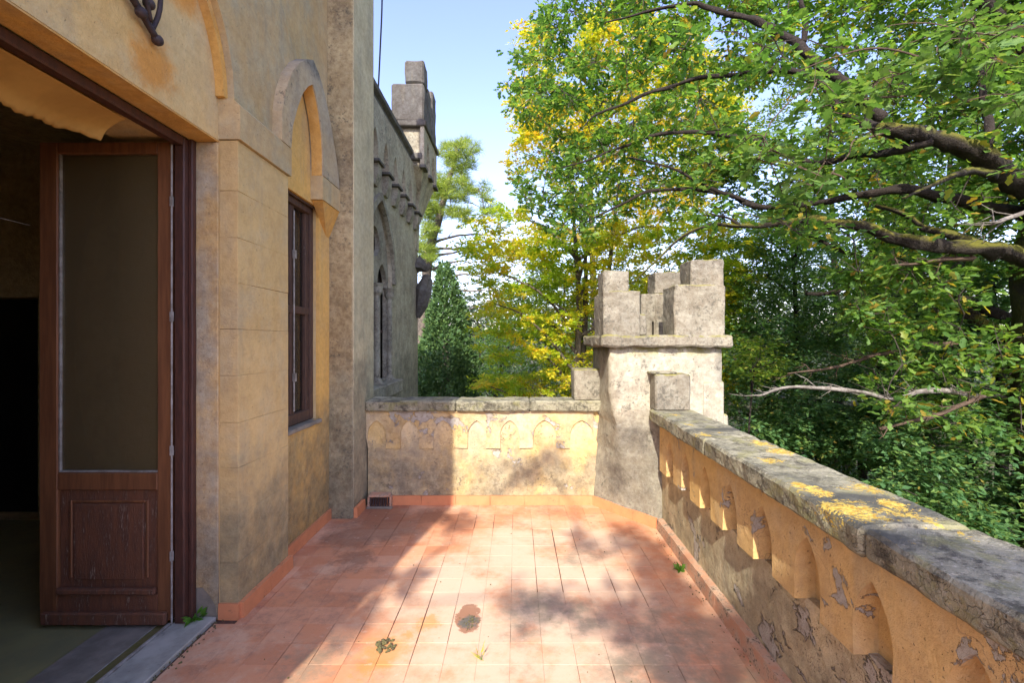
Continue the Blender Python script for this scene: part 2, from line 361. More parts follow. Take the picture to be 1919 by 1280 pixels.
def moss_bark():
    g = G('mossy_bark'); n = g.noise(10, 6, .7); n2 = g.noise(3, 4, .6)
    nz = g.sep(g.geo.outputs['Normal'])[2]
    col = g.mix(n, (.038, .03, .022), (.018, .015, .012))
    m = g.math('MULTIPLY', g.step(nz, -.4, .5), g.step(n2, .38, .52))
    col = g.mix(m, col, g.mix(n, (.07, .085, .012), (.15, .13, .015)))
    return g.done(col, .95, g.bump(g.math('ADD', n, g.noise(40, 4)), 1, .02))
M['moss_bark'] = moss_bark()
def leafmat(name, stops, trans=.35, rough_=.45, patch=None, tcol=1.5, psc=.7):
    g = G(name)
    r = g.geo.outputs['Random Per Island']
    if patch:
        r = g.math('ADD', g.math('MULTIPLY', r, patch[0]), g.step(g.noise(psc, 3, .6), patch[1], patch[2], 0, 1-patch[0]), clamp=True)
    col = g.ramp(r, stops)
    g.put(g.bsdf.inputs['Base Color'], col); g.bsdf.inputs['Roughness'].default_value = rough_
    g.bsdf.inputs['Specular IOR Level'].default_value = .35
    tr = g.n.new('ShaderNodeBsdfTranslucent')
    tc = g.mix(1.0, col, (tcol, tcol*1.05, tcol*.5), 'MULTIPLY'); g.l.new(tc, tr.inputs[0])
    mx = g.n.new('ShaderNodeMixShader'); mx.inputs[0].default_value = trans
    g.l.new(g.bsdf.outputs[0], mx.inputs[1]); g.l.new(tr.outputs[0], mx.inputs[2]); g.l.new(mx.outputs[0], g.out.inputs[0])
    return g.m
M['oak'] = leafmat('oak_leaves', [(0, (.07, .155, .04)), (.5, (.13, .24, .05)), (.88, (.21, .32, .06)), (.95, (.34, .30, .045)), (1, (.36, .22, .04))], .5, tcol=1.7)
M['oak_near'] = leafmat('near_oak_leaves', [(0, (.08, .17, .045)), (.6, (.14, .24, .06)), (1, (.22, .30, .09))], .4)
M['yellow'] = leafmat('yellow_leaves', [(0, (.24, .38, .035)), (.45, (.40, .50, .04)), (.8, (.66, .58, .05)), (1, (.68, .42, .04))], .5, patch=(.5, .38, .56), tcol=1.4)
M['gold'] = leafmat('golden_leaves', [(0, (.22, .32, .03)), (.4, (.46, .46, .035)), (.8, (.62, .46, .035)), (1, (.56, .30, .05))], .5, patch=(.6, .4, .6))
M['green'] = leafmat('green_leaves', [(0, (.08, .17, .055)), (.6, (.13, .24, .065)), (1, (.22, .32, .07))], .42)
M['lime'] = leafmat('lime_leaves', [(0, (.08, .16, .02)), (.6, (.14, .23, .03)), (1, (.26, .27, .04))], .5)
M['shade'] = leafmat('shaded_green_leaves', [(0, (.06, .15, .06)), (.6, (.11, .22, .072)), (.96, (.18, .28, .07)), (1, (.28, .2, .04))], .4)  # darker green: shade under the oak is put into the leaf colour
M['cyp'] = leafmat('cypress_foliage', [(0, (.05, .11, .035)), (.6, (.075, .15, .045)), (1, (.12, .2, .05))], .2, .7)
M['pine'] = leafmat('pine_needles', [(0, (.13, .2, .03)), (.6, (.24, .32, .04)), (1, (.36, .40, .07))], .35, .6)
M['hazy'] = leafmat('haze_tinted_leaves', [(0, (.08, .12, .08)), (.6, (.12, .17, .10)), (1, (.18, .22, .11))], .3)  # greyed green, distance haze mixed into the leaf colour
M['weed'] = leafmat('weed_leaves', [(0, (.06, .16, .02)), (1, (.14, .3, .04))], .4)
M['grass'] = leafmat('yellow_grass', [(0, (.35, .42, .05)), (1, (.55, .55, .1))], .4)
def glass_mat(name, tint, dust):
    g = G(name)
    g.bsdf.inputs['Roughness'].default_value = .25; g.put(g.bsdf.inputs['Base Color'], g.mix(g.noise(4, 5, .7), tint, tuple(c*.6 for c in tint)))
    gl = g.n.new('ShaderNodeBsdfGlossy'); gl.inputs['Roughness'].default_value = .08
    tr = g.n.new('ShaderNodeBsdfTransparent'); tr.inputs[0].default_value = (.8, .8, .75, 1)
    m1 = g.n.new('ShaderNodeMixShader'); fr = g.n.new('ShaderNodeFresnel'); fr.inputs[0].default_value = 1.45
    g.l.new(fr.outputs[0], m1.inputs[0]); g.l.new(tr.outputs[0], m1.inputs[1]); g.l.new(gl.outputs[0], m1.inputs[2])
    m2 = g.n.new('ShaderNodeMixShader'); m2.inputs[0].default_value = dust
    g.l.new(m1.outputs[0], m2.inputs[1]); g.l.new(g.bsdf.outputs[0], m2.inputs[2]); g.l.new(m2.outputs[0], g.out.inputs[0])
    return g.m
M['pane'] = glass_mat('dusty_pane', (.26, .20, .10), .42)
M['pane_dark'] = glass_mat('window_pane', (.08, .06, .05), .2)

# ------------------------------------------------------------------ ground and terrace
def terrain():
    n = 90; bm = bmesh.new(); vs_ = []
    for i in range(n+1):
        for j in range(n+1):
            u, v = (i/n*2-1), (j/n*2-1)
            x = math.copysign(abs(u)**2.2, u)*700; y = math.copysign(abs(v)**2.2, v)*700
            z = -4.6+.35*mn.noise(Vector((x*.12, y*.12, 0)))
            d = math.hypot(x, y)
            z += max(0, d-40)*.035*(1+.4*mn.noise(Vector((x*.01, y*.01, 5))))*(1 if y > 0 else .3)
            if d > 260: z = min(z, 13+8*mn.noise(Vector((x*.006, y*.006, 1))))
            vs_.append(bm.verts.new((x, y, z)))
    for i in range(n):
        for j in range(n):
            a = i*(n+1)+j; bm.faces.new([vs_[a], vs_[a+n+1], vs_[a+n+2], vs_[a+1]])
    return fin(bm, 'ground', M['ground'], kind='structure', smooth=True)
terrain()

BACK = -2.6     # the terrace runs on behind the camera
def skew(Y): return .019*(Y-3.7)
# terrace slab with tiles as children
fl = fin((lambda bm: (prism(bm, [(-1.62, BACK), (1.2, BACK), (1.2, 3.72), (.72, 4.30), (-1.62, 4.30)], [], lambda a, b: (a, b, -.45), lambda a, b: (a, b, -.006)), bm)[1])(bmesh.new()), 'terrace_floor', M['mortar'], kind='structure')
T = .155; tiles = []
for j in range(-30, 14):
    y0 = 2.453+j*T
    if y0 < BACK or y0+T < -1.2: continue
    for i in range(-12, 8):
        x0 = .124+i*T
        poly = [(x0, y0), (x0+T, y0), (x0+T, y0+T), (x0, y0+T)]
        def clip(poly, a, b, c):     # keep a*x+b*y<=c
            out = []
            for k in range(len(poly)):
                p, q = poly[k], poly[(k+1) % len(poly)]
                dp, dq = a*p[0]+b*p[1]-c, a*q[0]+b*q[1]-c
                if dp <= 0: out.append(p)
                if (dp < 0) != (dq < 0) and abs(dp-dq) > 1e-9:
                    t = dp/(dp-dq); out.append((p[0]+(q[0]-p[0])*t, p[1]+(q[1]-p[1])*t))
            return out
        left = -1.595 if (y0 < 2.42) else (-1.49 if y0 < 3.0 else (-1.57 if y0 < 3.85 else -1.37))
        for (a, b, c) in ((-1, 0, -left), (1, 0, 1.12), (0, 1, 4.235), (1.286, 1, 4.235+1.286*.695)):
            if poly: poly = clip(poly, a, b, c)
        if len(poly) >= 3:
            ar = abs(sum(poly[k][0]*poly[(k+1) % len(poly)][1]-poly[(k+1) % len(poly)][0]*poly[k][1] for k in range(len(poly))))/2
            if ar > .0008: tiles.append((y0, x0, poly, ar))
def tile_bm(bm, poly, y0, x0):
    cx = sum(p[0] for p in poly)/len(poly); cy = sum(p[1] for p in poly)/len(poly)
    dz = random.uniform(-.0006, .0006); tx, ty = random.uniform(-.003, .003), random.uniform(-.003, .003)
    g_ = .0004+max(0, mn.noise(Vector((x0*2.3, y0*2.3, 3)))-.0)*.0065
    def sh(p, ins):
        dx, dy = cx-p[0], cy-p[1]; l = math.hypot(dx, dy) or 1
        return (p[0]+dx/l*ins*1.3, p[1]+dy/l*ins*1.3)
    a = [bm.verts.new((*sh(p, g_), -.0058)) for p in poly]
    b = [bm.verts.new((*sh(p, g_), -.0006+dz)) for p in poly]
    c = [bm.verts.new((*sh(p, g_+.0012), dz+tx*(p[0]-cx)+ty*(p[1]-cy))) for p in poly]
    k = len(poly)
    for i in range(k):
        j = (i+1) % k
        bm.faces.new([a[i], a[j], b[j], b[i]]); bm.faces.new([b[i], b[j], c[j], c[i]])
    bm.faces.new(c)
vis = sorted([t for t in tiles if t[0] > 1.8], key=lambda t: (t[0]))
rest = [t for t in tiles if t[0] <= 1.8]
one = vis[:296]; rest += vis[296:]
square = None
for (y0, x0, poly, ar) in one:
    bm = bmesh.new(); tile_bm(bm, poly, y0, x0); fin(bm, 'tile', M['tile'], fl)
bm = bmesh.new()
for (y0, x0, poly, ar) in rest: tile_bm(bm, poly, y0, x0)
fin(bm, 'tile_field', M['tile'], fl, kind='stuff')
# skirting tiles, children of the floor they are laid with
def skirt(p, q, th, mat, L=.31, z=.085, name='skirting_tile'):
    p, q = Vector((*p, 0)), Vector((*q, 0)); d = q-p; n = max(1, round(d.length/L)); d.normalize()
    nrm = Vector((d.y, -d.x, 0))     # outward (towards the floor) on the right-hand side
    for k in range(n):
        a = p+d*((q-p).length*k/n+.0012); b = p+d*((q-p).length*(k+1)/n-.0012)
        bm = bmesh.new()
        prism(bm, [(0, 0), ((b-a).length, 0), ((b-a).length, z+random.uniform(-.003, .003)), (0, z+random.uniform(-.003, .003))], [],
              lambda s, t: a+d*s+Vector((0, 0, t-.002)), lambda s, t: a+d*s+Vector((0, 0, t-.002))+nrm*th*(1 if t < .01 else .9))
        bevel(bm, .004, 2); rough(bm, .05, .0022, 9, k)
        fin(bm, name, mat, fl)
skirt((-1.60, 2.508), (-1.488, 2.508), .022, M['skirt'])
skirt((-1.5, 2.505), (-1.5, 3.06), .030, M['skirt'])
skirt((-1.575, 3.07), (-1.575, 3.93), .022, M['skirt'])
skirt((-1.575, 3.952), (-1.345, 3.952), .03, M['skirt'], L=.25)
skirt((-1.375, 3.925), (-1.375, 4.14), .03, M['skirt'], L=.25)
skirt((-1.18, 4.245), (.70, 4.245), .024, M['skirt'], L=.33)
skirt((.70, 4.245), (1.125, 3.70), .024, M['skirt'], L=.24)
skirt((1.166, 3.69), (1.085, BACK), .055, M['skirt_old'], L=.36)

# ------------------------------------------------------------------ house (left)
H = empty('house', 'ochre plastered house front with open glazed door and pointed blind arches, left of the terrace', 'house', (-1.6, 1.8, 0))
YB = -.27
bm = bmesh.new()
prism(bm, [(YB, -4.9), (3.95, -4.9), (3.95, 8), (YB, 8)], [[(1.2, -.02), (2.5, -.02), (2.5, 2.575), (1.2, 2.575)], [(3.02, .86), (3.70, .86), (3.70, 2.56), (3.02, 2.56)]],
      lambda a, b: (-1.60, a, b), lambda a, b: (-2.14, a, b))
fin(bm, 'wall', M['tymp'], H)
# reveals in their own, more orange wash (thin plaster skins a few mm proud)
bm = bmesh.new(); box(bm, -1.735, -1.602, 1.2, 2.5, 2.567, 2.574); fin(bm, 'door_soffit', M['reveal'], H)
bm = bmesh.new(); box(bm, -1.735, -1.602, 2.49, 2.499, .17, 2.566); bevel(bm, .003); fin(bm, 'door_reveal', M['jamb'], H)
# window wall panel
bm = bmesh.new()
prism(bm, [(3.04, 0), (3.92, 0), (3.92, 2.80), (3.04, 2.80)], [[(3.02+.03, .875), (3.70, .875), (3.70, 2.555), (3.05, 2.555)]],
      lambda a, b: (-1.575, a, b), lambda a, b: (-1.5995, a, b))
fin(bm, 'window_wall', M['ochre'], H)
# pilasters of plaster blocks
def pilaster(y0, y1):
    rbox('pilaster_core', M['mortar'], H, (-1.5995, -1.506, y0+.006, y1-.006, 0, 2.58), 0, 0)
    zs = [0, .30, .555, .81, 1.055, 1.31, 1.56, 1.81, 2.055, 2.307, 2.58]
    for k in range(10):
        rbox('ashlar_block', M['pilaster'], H, (-1.5993, -1.50, y0, y1, zs[k]+.0005, zs[k+1]-.0005), .0015, .14, .002, 3, k)
pilaster(2.5, 3.05); pilaster(.62, 1.2)
def impost(y0, y1, x=-1.482):
    bm = bmesh.new()
    prism(bm, [(-1.5995, 2.582), (x-.0, 2.582), (x, 2.76), (x-.04, 2.80), (-1.5995, 2.80)], [], lambda a, b: (a, y0, b), lambda a, b: (a, y1, b))
    bevel(bm, .004); rough(bm, .08, .002); fin(bm, 'impost', M['facade'], H)
impost(2.49, 3.06); impost(.61, 1.21)
impost(3.55, 3.905)
# tapered corbel below the second impost
bm = bmesh.new()
prism(bm, [(3.57, 2.58), (3.90, 2.58), (3.90, 2.36), (3.84, 2.36)], [], lambda a, b: (-1.5745, a, b), lambda a, b: (-1.5745+.085*max(0, (b-2.36)/.22), a, b))
fin(bm, 'corbel', M['reveal'], H)
# upper wall layer with the arch over the door
def arc(cy, half, z0, R, n=14, flip=False):
    """pointed arch from left spring to right spring"""
    out = []; c = cy-half+R
    apex = math.sqrt(max(R*R-(R-half)**2, 1e-6)); a1 = math.atan2(apex, cy-c)
    for k in range(n+1):
        a = math.pi+(a1-math.pi)*k/n; out.append((c+R*math.cos(a), z0+R*math.sin(a)))
    c2 = cy+half-R
    for k in range(1, n+1):
        a = (math.pi-a1)+(0-(math.pi-a1))*k/n; out.append((c2+R*math.cos(a), z0+R*math.sin(a)))
    return out
NOTCH = [(3.05, 2.801), (3.07, 2.92), (3.14, 3.08), (3.22, 3.22), (3.30, 3.31), (3.375, 3.365), (3.43, 3.30), (3.485, 3.2), (3.525, 3.08), (3.545, 2.95), (3.55, 2.801)]
xf = lambda a: -1.52-.05*(max(a, 2.5)-2.5)
outer = [(YB, 2.801), (1.2, 2.801)]+arc(1.85, .65, 2.801, .72)[1:-1]+[(2.5, 2.801)]+NOTCH+[(3.9, 2.801), (3.9, 8), (YB, 8)]
bm = bmesh.new(); prism(bm, outer, [], lambda a, b: (-1.5996, a, b), lambda a, b: (xf(a), a, b)); bevel(bm, .012, 2, 50)
fin(bm, 'upper_wall', M['facade'], H)
# orange-stained moulding edge of the door arch
bm = bmesh.new()
ao = arc(1.85, .65, 2.80, .72); ai = arc(1.85, .615, 2.80, .685)
prism(bm, ao+list(reversed(ai)), [], lambda a, b: (-1.5994, a, b), lambda a, b: (-1.555, a, b)); fin(bm, 'arch_moulding', M['reveal'], H)
# blind arch over the window
O = [(2.93, 2.765), (2.93, 2.95), (2.97, 3.10), (3.06, 3.27), (3.17, 3.40), (3.28, 3.49), (3.38, 3.545), (3.48, 3.50), (3.585, 3.40), (3.69, 3.24), (3.78, 3.06), (3.85, 2.90), (3.88, 2.765)]
I = [(3.55, 2.765), (3.545, 2.95), (3.525, 3.08), (3.485, 3.2), (3.43, 3.30), (3.375, 3.365), (3.30, 3.31), (3.22, 3.22), (3.14, 3.08), (3.07, 2.92), (3.05, 2.765)]
bm = bmesh.new(); prism(bm, O+I, [], lambda a, b: (-1.59, a, b), lambda a, b: (-1.479, a, b)); bevel(bm, .006, 1, 50)
fin(bm, 'blind_arch', plaster('arch_plaster', (.45, .38, .25), (.46, .35, .19), (.35, .32, .24), .8, seed=5, mott=.25, top=(3.42, 3.52), black=.5), H)
# orange skin inside the blind arch
Ii = [(a+(-.004 if a > 3.3 else .004), b-.004) for a, b in I]
bm = bmesh.new(); prism(bm, I+list(reversed(Ii)), [], lambda a, b: (-1.565, a, b), lambda a, b: (-1.488, a, b)); fin(bm, 'arch_reveal', M['reveal'], H)
bm = bmesh.new(); prism(bm, Ii, [], lambda a, b: (-1.5992, a, b), lambda a, b: (-1.5753, a, b)); fin(bm, 'arch_panel', M['ochre'], H)
# buttress at the corner
rbox('buttress', M['buttress'], H, (-2.6, -1.375, 3.902, 4.46, -4.9, 8.5), .012, .35, .006, 1.5)
rbox('buttress_side', plaster('buttress_side_plaster', (.57, .50, .30), (.53, .47, .28), (.44, .41, .27), .7, mott=.3, seed=9, stain=(.22, .21, .14), zst=(.6, 1.5)), H, (-1.40, -1.371, 3.912, 4.455, .09, 8.4), .003, .3, .0015, 2)
# door leaf
D = bpy.data.objects.new('door', None); C.objects.link(D); D.parent = H; D.location = Vector((-1.8, 2.45, 0))-Vector(H.location)
D['label'] = 'open red-brown wooden door leaf with a tall dusty pane above a cracked panel'
ya, yb = 2.43, 2.472
def dbox(name, mat, x0, x1, z0, z1, y0=ya, y1=yb, bev=.004, step=.1, amp=.0015):
    rbox(name, mat, D, (x0, x1, y0, y1, z0, z1), bev, step, amp, 8, x0)
dbox('stile', M['wood'], -2.50, -2.405, .03, 2.54); dbox('stile', M['wood'], -1.881, -1.808, .03, 2.54)
dbox('top_rail', M['wood'], -2.4045, -1.8815, 2.48, 2.54); dbox('middle_rail', M['wood'], -2.4045, -1.8815, .715, .805)
dbox('bottom_rail', M['wood_worn'], -2.4045, -1.8815, .03, .17)
dbox('weather_bar', M['wood_worn'], -2.47, -1.82, .02, .085, 2.40, 2.429, .008)
dbox('moulding', M['wood_worn'], -2.40, -1.886, .171, .205, 2.41, 2.44, .008)
dbox('panel', M['wood_worn'], -2.4045, -1.8815, .17, .715, 2.446, 2.462)
dbox('panel_moulding', M['wood'], -2.35, -2.335, .25, .66, 2.438, 2.446); dbox('panel_moulding', M['wood'], -1.95, -1.935, .25, .66, 2.438, 2.446)
dbox('panel_moulding', M['wood'], -2.334, -1.951, .645, .66, 2.438, 2.446)
rbox('raised_panel', M['wood_worn'], D, (-2.325, -1.96, 2.437, 2.446, .24, .64), .006, .08, .002, 14)
dbox('pane_putty', M['metal'], -2.4043, -2.395, .806, 2.479, 2.437, 2.45, .001); dbox('pane_putty', M['metal'], -2.394, -1.8817, .806, .815, 2.437, 2.45, .001)
rbox('pane', M['pane'], D, (-2.396, -1.882, 2.45, 2.455, .812, 2.479), 0, 0)
# frame round the door, drip rod
rbox('door_frame', M['wood_dark'], H, (-1.79, -1.737, 2.425, 2.499, 0.01, 2.566), .006, .12, .002, 10)
rbox('door_frame', M['wood_dark'], H, (-1.79, -1.737, 1.2, 2.4245, 2.52, 2.566), .006, .12, .002, 10)
rbox('door_frame', M['wood_dark'], H, (-1.736, -1.715, 2.455, 2.489, 0.01, 2.566), .004, .12, .002, 10)
bm = bmesh.new(); tube(bm, [(-1.796, 2.418, .02), (-1.796, 2.418, 2.52)], .0045, 8)
for z in (.35, .9, 1.6, 2.2): box(bm, -1.803, -1.789, 2.412, 2.424, z, z+.05)
fin(bm, 'bolt_rod', M['metal'], H)
# threshold
rbox('threshold', M['marble'], H, (-1.80, -1.61, 1.2, 2.49, -.01, .018), .004, .15, .001)
rbox('threshold_rail', M['metal'], H, (-1.815, -1.801, 1.2, 2.42, -.01, .026), .002, .3, .001)
rbox('threshold_joint', M['moss_strip'], H, (-1.88, -1.816, 1.2, 2.49, -.01, .004), 0, .1, .002)
rbox('inner_sill', M['sill'], H, (-2.14, -1.881, 1.2, 2.49, -.01, .008), .003, .15, .001)
# render lost at the foot of the jamb: rough stone core
rbox('bare_stone', M['sill'], H, (-1.735, -1.602, 2.494, 2.4995, 0.0, .26), 0, .03, .002, 20)
bm = bmesh.new()
prism(bm, [(-1.735, .175), (-1.72, .19), (-1.70, .20), (-1.675, .165), (-1.645, .13), (-1.615, .08), (-1.602, .0), (-1.602, .26), (-1.735, .26)], [], lambda a, b: (a, 2.4925, b), lambda a, b: (a, 2.488, b))
fin(bm, 'broken_render', M['jamb'], H)
# interior: floor, far wall with doorway, ceiling, side walls
rbox('room_floor', M['room_floor'], H, (-6.5, -2.141, -.8, 3.87, -.06, .0), 0, 0)
bm = bmesh.new()
prism(bm, [(-6.5, -.05), (-2.141, -.05), (-2.141, 3.1), (-6.5, 3.1)], [[(-4.9, 0.004), (-3.99, 0.004), (-3.99, 1.86), (-4.9, 1.86)]], lambda a, b: (a, 3.87, b), lambda a, b: (a, 4.05, b))
fin(bm, 'room_wall', M['room'], H)
rbox('unlit_passage_panel', M['black'], H, (-5.0, -3.9, 4.06, 4.2, -.05, 2), 0, 0)  # black panel painted in place of the passage's darkness
rbox('room_ceiling', M['room'], H, (-6.5, -2.141, -.8, 4.05, 3.1, 3.2), 0, 0)
rbox('room_wall', M['room'], H, (-6.6, -6.5, -.8, 4.05, -.05, 3.2), 0, 0)
rbox('room_wall', M['room'], H, (-6.6, -1.602, -.9, YB-.001, -4.9, 8), 0, 0)
# window by the pilaster
W = bpy.data.objects.new('window', None); C.objects.link(W); W.parent = H; W.location = Vector((-1.65, 3.4, .86))-Vector(H.location)
W['label'] = 'tall brown wooden window with a cross rail, behind the pilaster'
def wbox(name, mat, x0, x1, y0, y1, z0, z1, bev=.004): rbox(name, mat, W, (x0, x1, y0, y1, z0, z1), bev, .1, .0015, 8, y0)
wbox('outer_frame', M['wood_win'], -1.69, -1.62, 3.645, 3.6995, .88, 2.555); wbox('outer_frame', M['wood_win'], -1.69, -1.62, 3.05, 3.10, .88, 2.555)
wbox('head', M['wood_win'], -1.69, -1.615, 3.101, 3.644, 2.49, 2.555); wbox('head', M['wood_win'], -1.60, -1.592, 3.06, 3.69, 2.535, 2.555)
wbox('sash_stile', M['wood_win'], -1.68, -1.635, 3.595, 3.6445, .93, 2.489); wbox('sash_stile', M['wood_win'], -1.68, -1.635, 3.35, 3.41, .93, 2.489)
wbox('cross_rail', M['wood_win'], -1.672, -1.628, 3.101, 3.643, 1.70, 1.755)
wbox('bottom_rail', M['wood_win'], -1.69, -1.625, 3.101, 3.644, .88, .96)
rbox('pane', M['pane_dark'], W, (-1.662, -1.658, 3.102, 3.642, .95, 2.49), 0, 0)
rbox('sill', M['sill'], W, (-1.68, -1.555, 3.052, 3.715, .845, .876), .006, .06, .003, 12)
bm = bmesh.new(); tube(bm, [(-1.625, 3.39, .98), (-1.625, 3.39, 2.45)], .006, 6)
for z in (1.2, 2.1): box(bm, -1.632, -1.610, 3.38, 3.40, z, z+.06)
fin(bm, 'espagnolette', M['metal'], W)

# curtain in the door head
bm = bmesh.new(); g_ = []
nu, nv = 90, 14
for i in range(nu+1):
    y = 1.22+i/nu*.98; row = []
    endf = min(1, (2.2-y)/.12)
    for j in range(nv+1):
        v = j/nv
        x = -1.85-.22*v*(.55+.45*endf); sag = .012*math.sin(y*19)+.010*math.sin(y*47+2)
        z = 2.552-.055*v*v-.02*v+(.35*sag+.003*math.sin(y*150))*v*1.2
        if j >= nv-3: z -= (j-nv+3)*.007
        row.append(bm.verts.new((x+.004*math.sin(y*160)*v, y, z)))
    g_.append(row)
for i in range(nu):
    for j in range(nv): bm.faces.new([g_[i][j], g_[i+1][j], g_[i+1][j+1], g_[i][j+1]])
cu = fin(bm, 'curtain', M['cloth'], smooth=True)
cu.modifiers.new('thick', 'SOLIDIFY').thickness = .004
tag(cu, 'sagging ochre cloth blind hanging in the head of the doorway', 'curtain')
bm = bmesh.new(); tube(bm, [(-2.9, 1.6, 2.2), (-2.75, 2.05, 2.16), (-2.62, 2.5, 2.12)], .0018, 5)
tag(fin(bm, 'string', M['metal']), 'thin pale string stretched across the dark room behind the door', 'string')

# wrought iron bracket above the door
br = empty('iron_bracket', 'dark wrought iron scroll bracket fixed above the doorway', 'bracket', (-1.6, 1.9, 2.8))
def itube(name, pts, r): 
    bm = bmesh.new(); p_, r_ = smooth_path(pts, [r]*len(pts), 4); tube(bm, p_, r_, 8); fin(bm, name, M['iron'], br, smooth=True)
itube('bar', [(-1.57, 2.02, 2.82), (-1.57, 1.9, 2.90), (-1.57, 1.7, 3.0), (-1.57, 1.5, 3.12)], .014)
itube('bar', [(-1.57, 2.0, 2.84), (-1.56, 2.03, 2.95), (-1.55, 2.02, 3.1), (-1.54, 2.0, 3.3)], .010)
itube('scroll', [(-1.56, 1.98, 2.86), (-1.54, 1.92, 2.93), (-1.54, 1.86, 2.95), (-1.54, 1.84, 2.91), (-1.54, 1.88, 2.90), (-1.55, 1.9, 2.93)], .010)
itube('scroll', [(-1.56, 1.80, 2.95), (-1.53, 1.76, 3.02), (-1.53, 1.70, 3.04), (-1.53, 1.69, 3.0), (-1.53, 1.73, 2.99)], .010)
for p in ((-1.57, 2.03, 2.815), (-1.56, 1.93, 2.865), (-1.56, 1.97, 2.93)):
    bm = bmesh.new(); bmesh.ops.create_icosphere(bm, subdivisions=2, radius=.024, matrix=Matrix.Translation(p)); fin(bm, 'knob', M['iron'], br, smooth=True)

# ------------------------------------------------------------------ far wing of the house
Wg = empty('house_wing', 'grey weathered castle wing with corbelled battlement turret, seen beyond the house corner', 'building', (-2.0, 8, 0))
bm = bmesh.new()
win = [(6.05, .87), (7.45, .87), (7.45, 2.45)]+list(reversed(arc(6.75, .70, 2.45, 1.25)))[1:-1]+[(6.05, 2.45)]
prism(bm, [(4.47, -4.9), (9.4, -4.9), (9.4, 4.85), (4.47, 4.85)], [win], lambda a, b: (-2.0, a, b), lambda a, b: (-2.4, a, b))
fin(bm, 'wall', M['wing'], Wg)
rbox('side_wall', M['wing'], Wg, (-6, -2.401, 9.0, 9.4, -4.9, 4.85), 0, 0)
rbox('roof_slab', M['wing_dark'], Wg, (-6, -2.4, 4.47, 9.4, 4.70, 4.86), 0, 0)
# tracery: two lancets and an eye
l1 = [(6.14, .9), (6.66, .9), (6.66, 2.3)]+list(reversed(arc(6.40, .26, 2.3, .4, 8)))[1:-1]+[(6.14, 2.3)]
l2 = [(6.86, .9), (7.38, .9), (7.38, 2.3)]+list(reversed(arc(7.12, .26, 2.3, .4, 8)))[1:-1]+[(6.86, 2.3)]
eye = [(6.76+.22*math.cos(a*math.pi/8), 2.95+.22*math.sin(a*math.pi/8)) for a in range(16)]
win2 = [(a+(.004 if a < 6.75 else -.004), b-.003) for a, b in win]
bm = bmesh.new(); prism(bm, win2, [l1, l2, eye], lambda a, b: (-2.06, a, b), lambda a, b: (-2.13, a, b)); bevel(bm, .012, 2, 50)
fin(bm, 'window_tracery', M['wing_light'], Wg)
rbox('window_glass', M['pane_dark'], Wg, (-2.16, -2.15, 6.06, 7.44, .88, 3.3), 0, 0)
rbox('unlit_room_panel', M['black'], Wg, (-2.5, -2.42, 5.9, 7.6, .7, 3.6), 0, 0)  # black panel behind the glass, stands in for an unlit interior
for (y, zt) in ((6.76, 2.3), (7.41, 2.3)):
    bm = bmesh.new(); tube(bm, [(-2.03, y, .95), (-2.03, y, zt-.15)], .045, 12); tube(bm, [(-2.03, y, zt-.15), (-2.03, y, zt-.1), (-2.03, y, zt-.02), (-2.03, y, zt+.03)], [.045, .075, .08, .1], 12)
    tube(bm, [(-2.03, y, .87), (-2.03, y, .95)], [.09, .055], 12); fin(bm, 'colonette', M['wing_light'], Wg)
for y in (7.12, 6.40):
    rbox('window_bar', M['wood_win'], Wg, (-2.148, -2.13, y-.02, y+.02, .9, 2.6), 0, 0); rbox('window_bar', M['wood_win'], Wg, (-2.148, -2.128, y-.26, y+.26, 1.62, 1.66), 0, 0)
ho = arc(6.75, .80, 2.40, 1.38, 14); hi_ = arc(6.75, .71, 2.40, 1.27, 14)
bm = bmesh.new(); prism(bm, ho+list(reversed(hi_)), [], lambda a, b: (-2.01, a, b), lambda a, b: (-1.95, a, b)); fin(bm, 'hood_mould', M['wing_light'], Wg)
rbox('window_sill', M['wing_light'], Wg, (-2.05, -1.86, 6.0, 7.62, .66, .868), .02, .1, .01, 6)
# cornice, scalloped corbel table, consoles
bm = bmesh.new()
prism(bm, [(-2.4, 4.74), (-1.98, 4.74), (-1.93, 4.80), (-1.93, 4.86), (-1.88, 4.90), (-1.88, 4.97), (-2.4, 5.0)], [], lambda a, b: (a, 4.47, b), lambda a, b: (a, 8.48, b))
rough(bm, .25, .006, 4); fin(bm, 'cornice', M['wing_dark'], Wg)
def scallop(y0, n, pitch, pw, ztop, zapex, zspring, zbot, first_half=True):
    """outline of a band with pointed notches between square pendants; y0 = centre of the first pendant"""
    h = (pitch-pw)/2; out = []
    for k in range(n):
        yc = y0+k*pitch; j = lambda: random.uniform(-.004, .004)
        out += [(yc-pw/2+j(), zspring), (yc-pw/2+j(), zbot+j()), (yc+pw/2+j(), zbot+j()), (yc+pw/2+j(), zspring)]
        if k < n-1:
            ym = yc+pitch/2; rise = zapex-zspring; R = (rise*rise+h*h)/(2*h)
            out += arc(ym, h, zspring, R, 6)[1:-1]
    ya_, yb_ = out[0][0], out[-1][0]
    return [(ya_, ztop)]+out+[(yb_, ztop)]
sc = scallop(5.42, 8, .52, .26, 4.74, 4.37, 4.05, 3.95)
bm = bmesh.new(); prism(bm, sc, [], lambda a, b: (-2.01, a, b), lambda a, b: (-1.885, a, b)); bevel(bm, .01, 1, 50); fin(bm, 'corbel_arches', M['wing'], Wg)
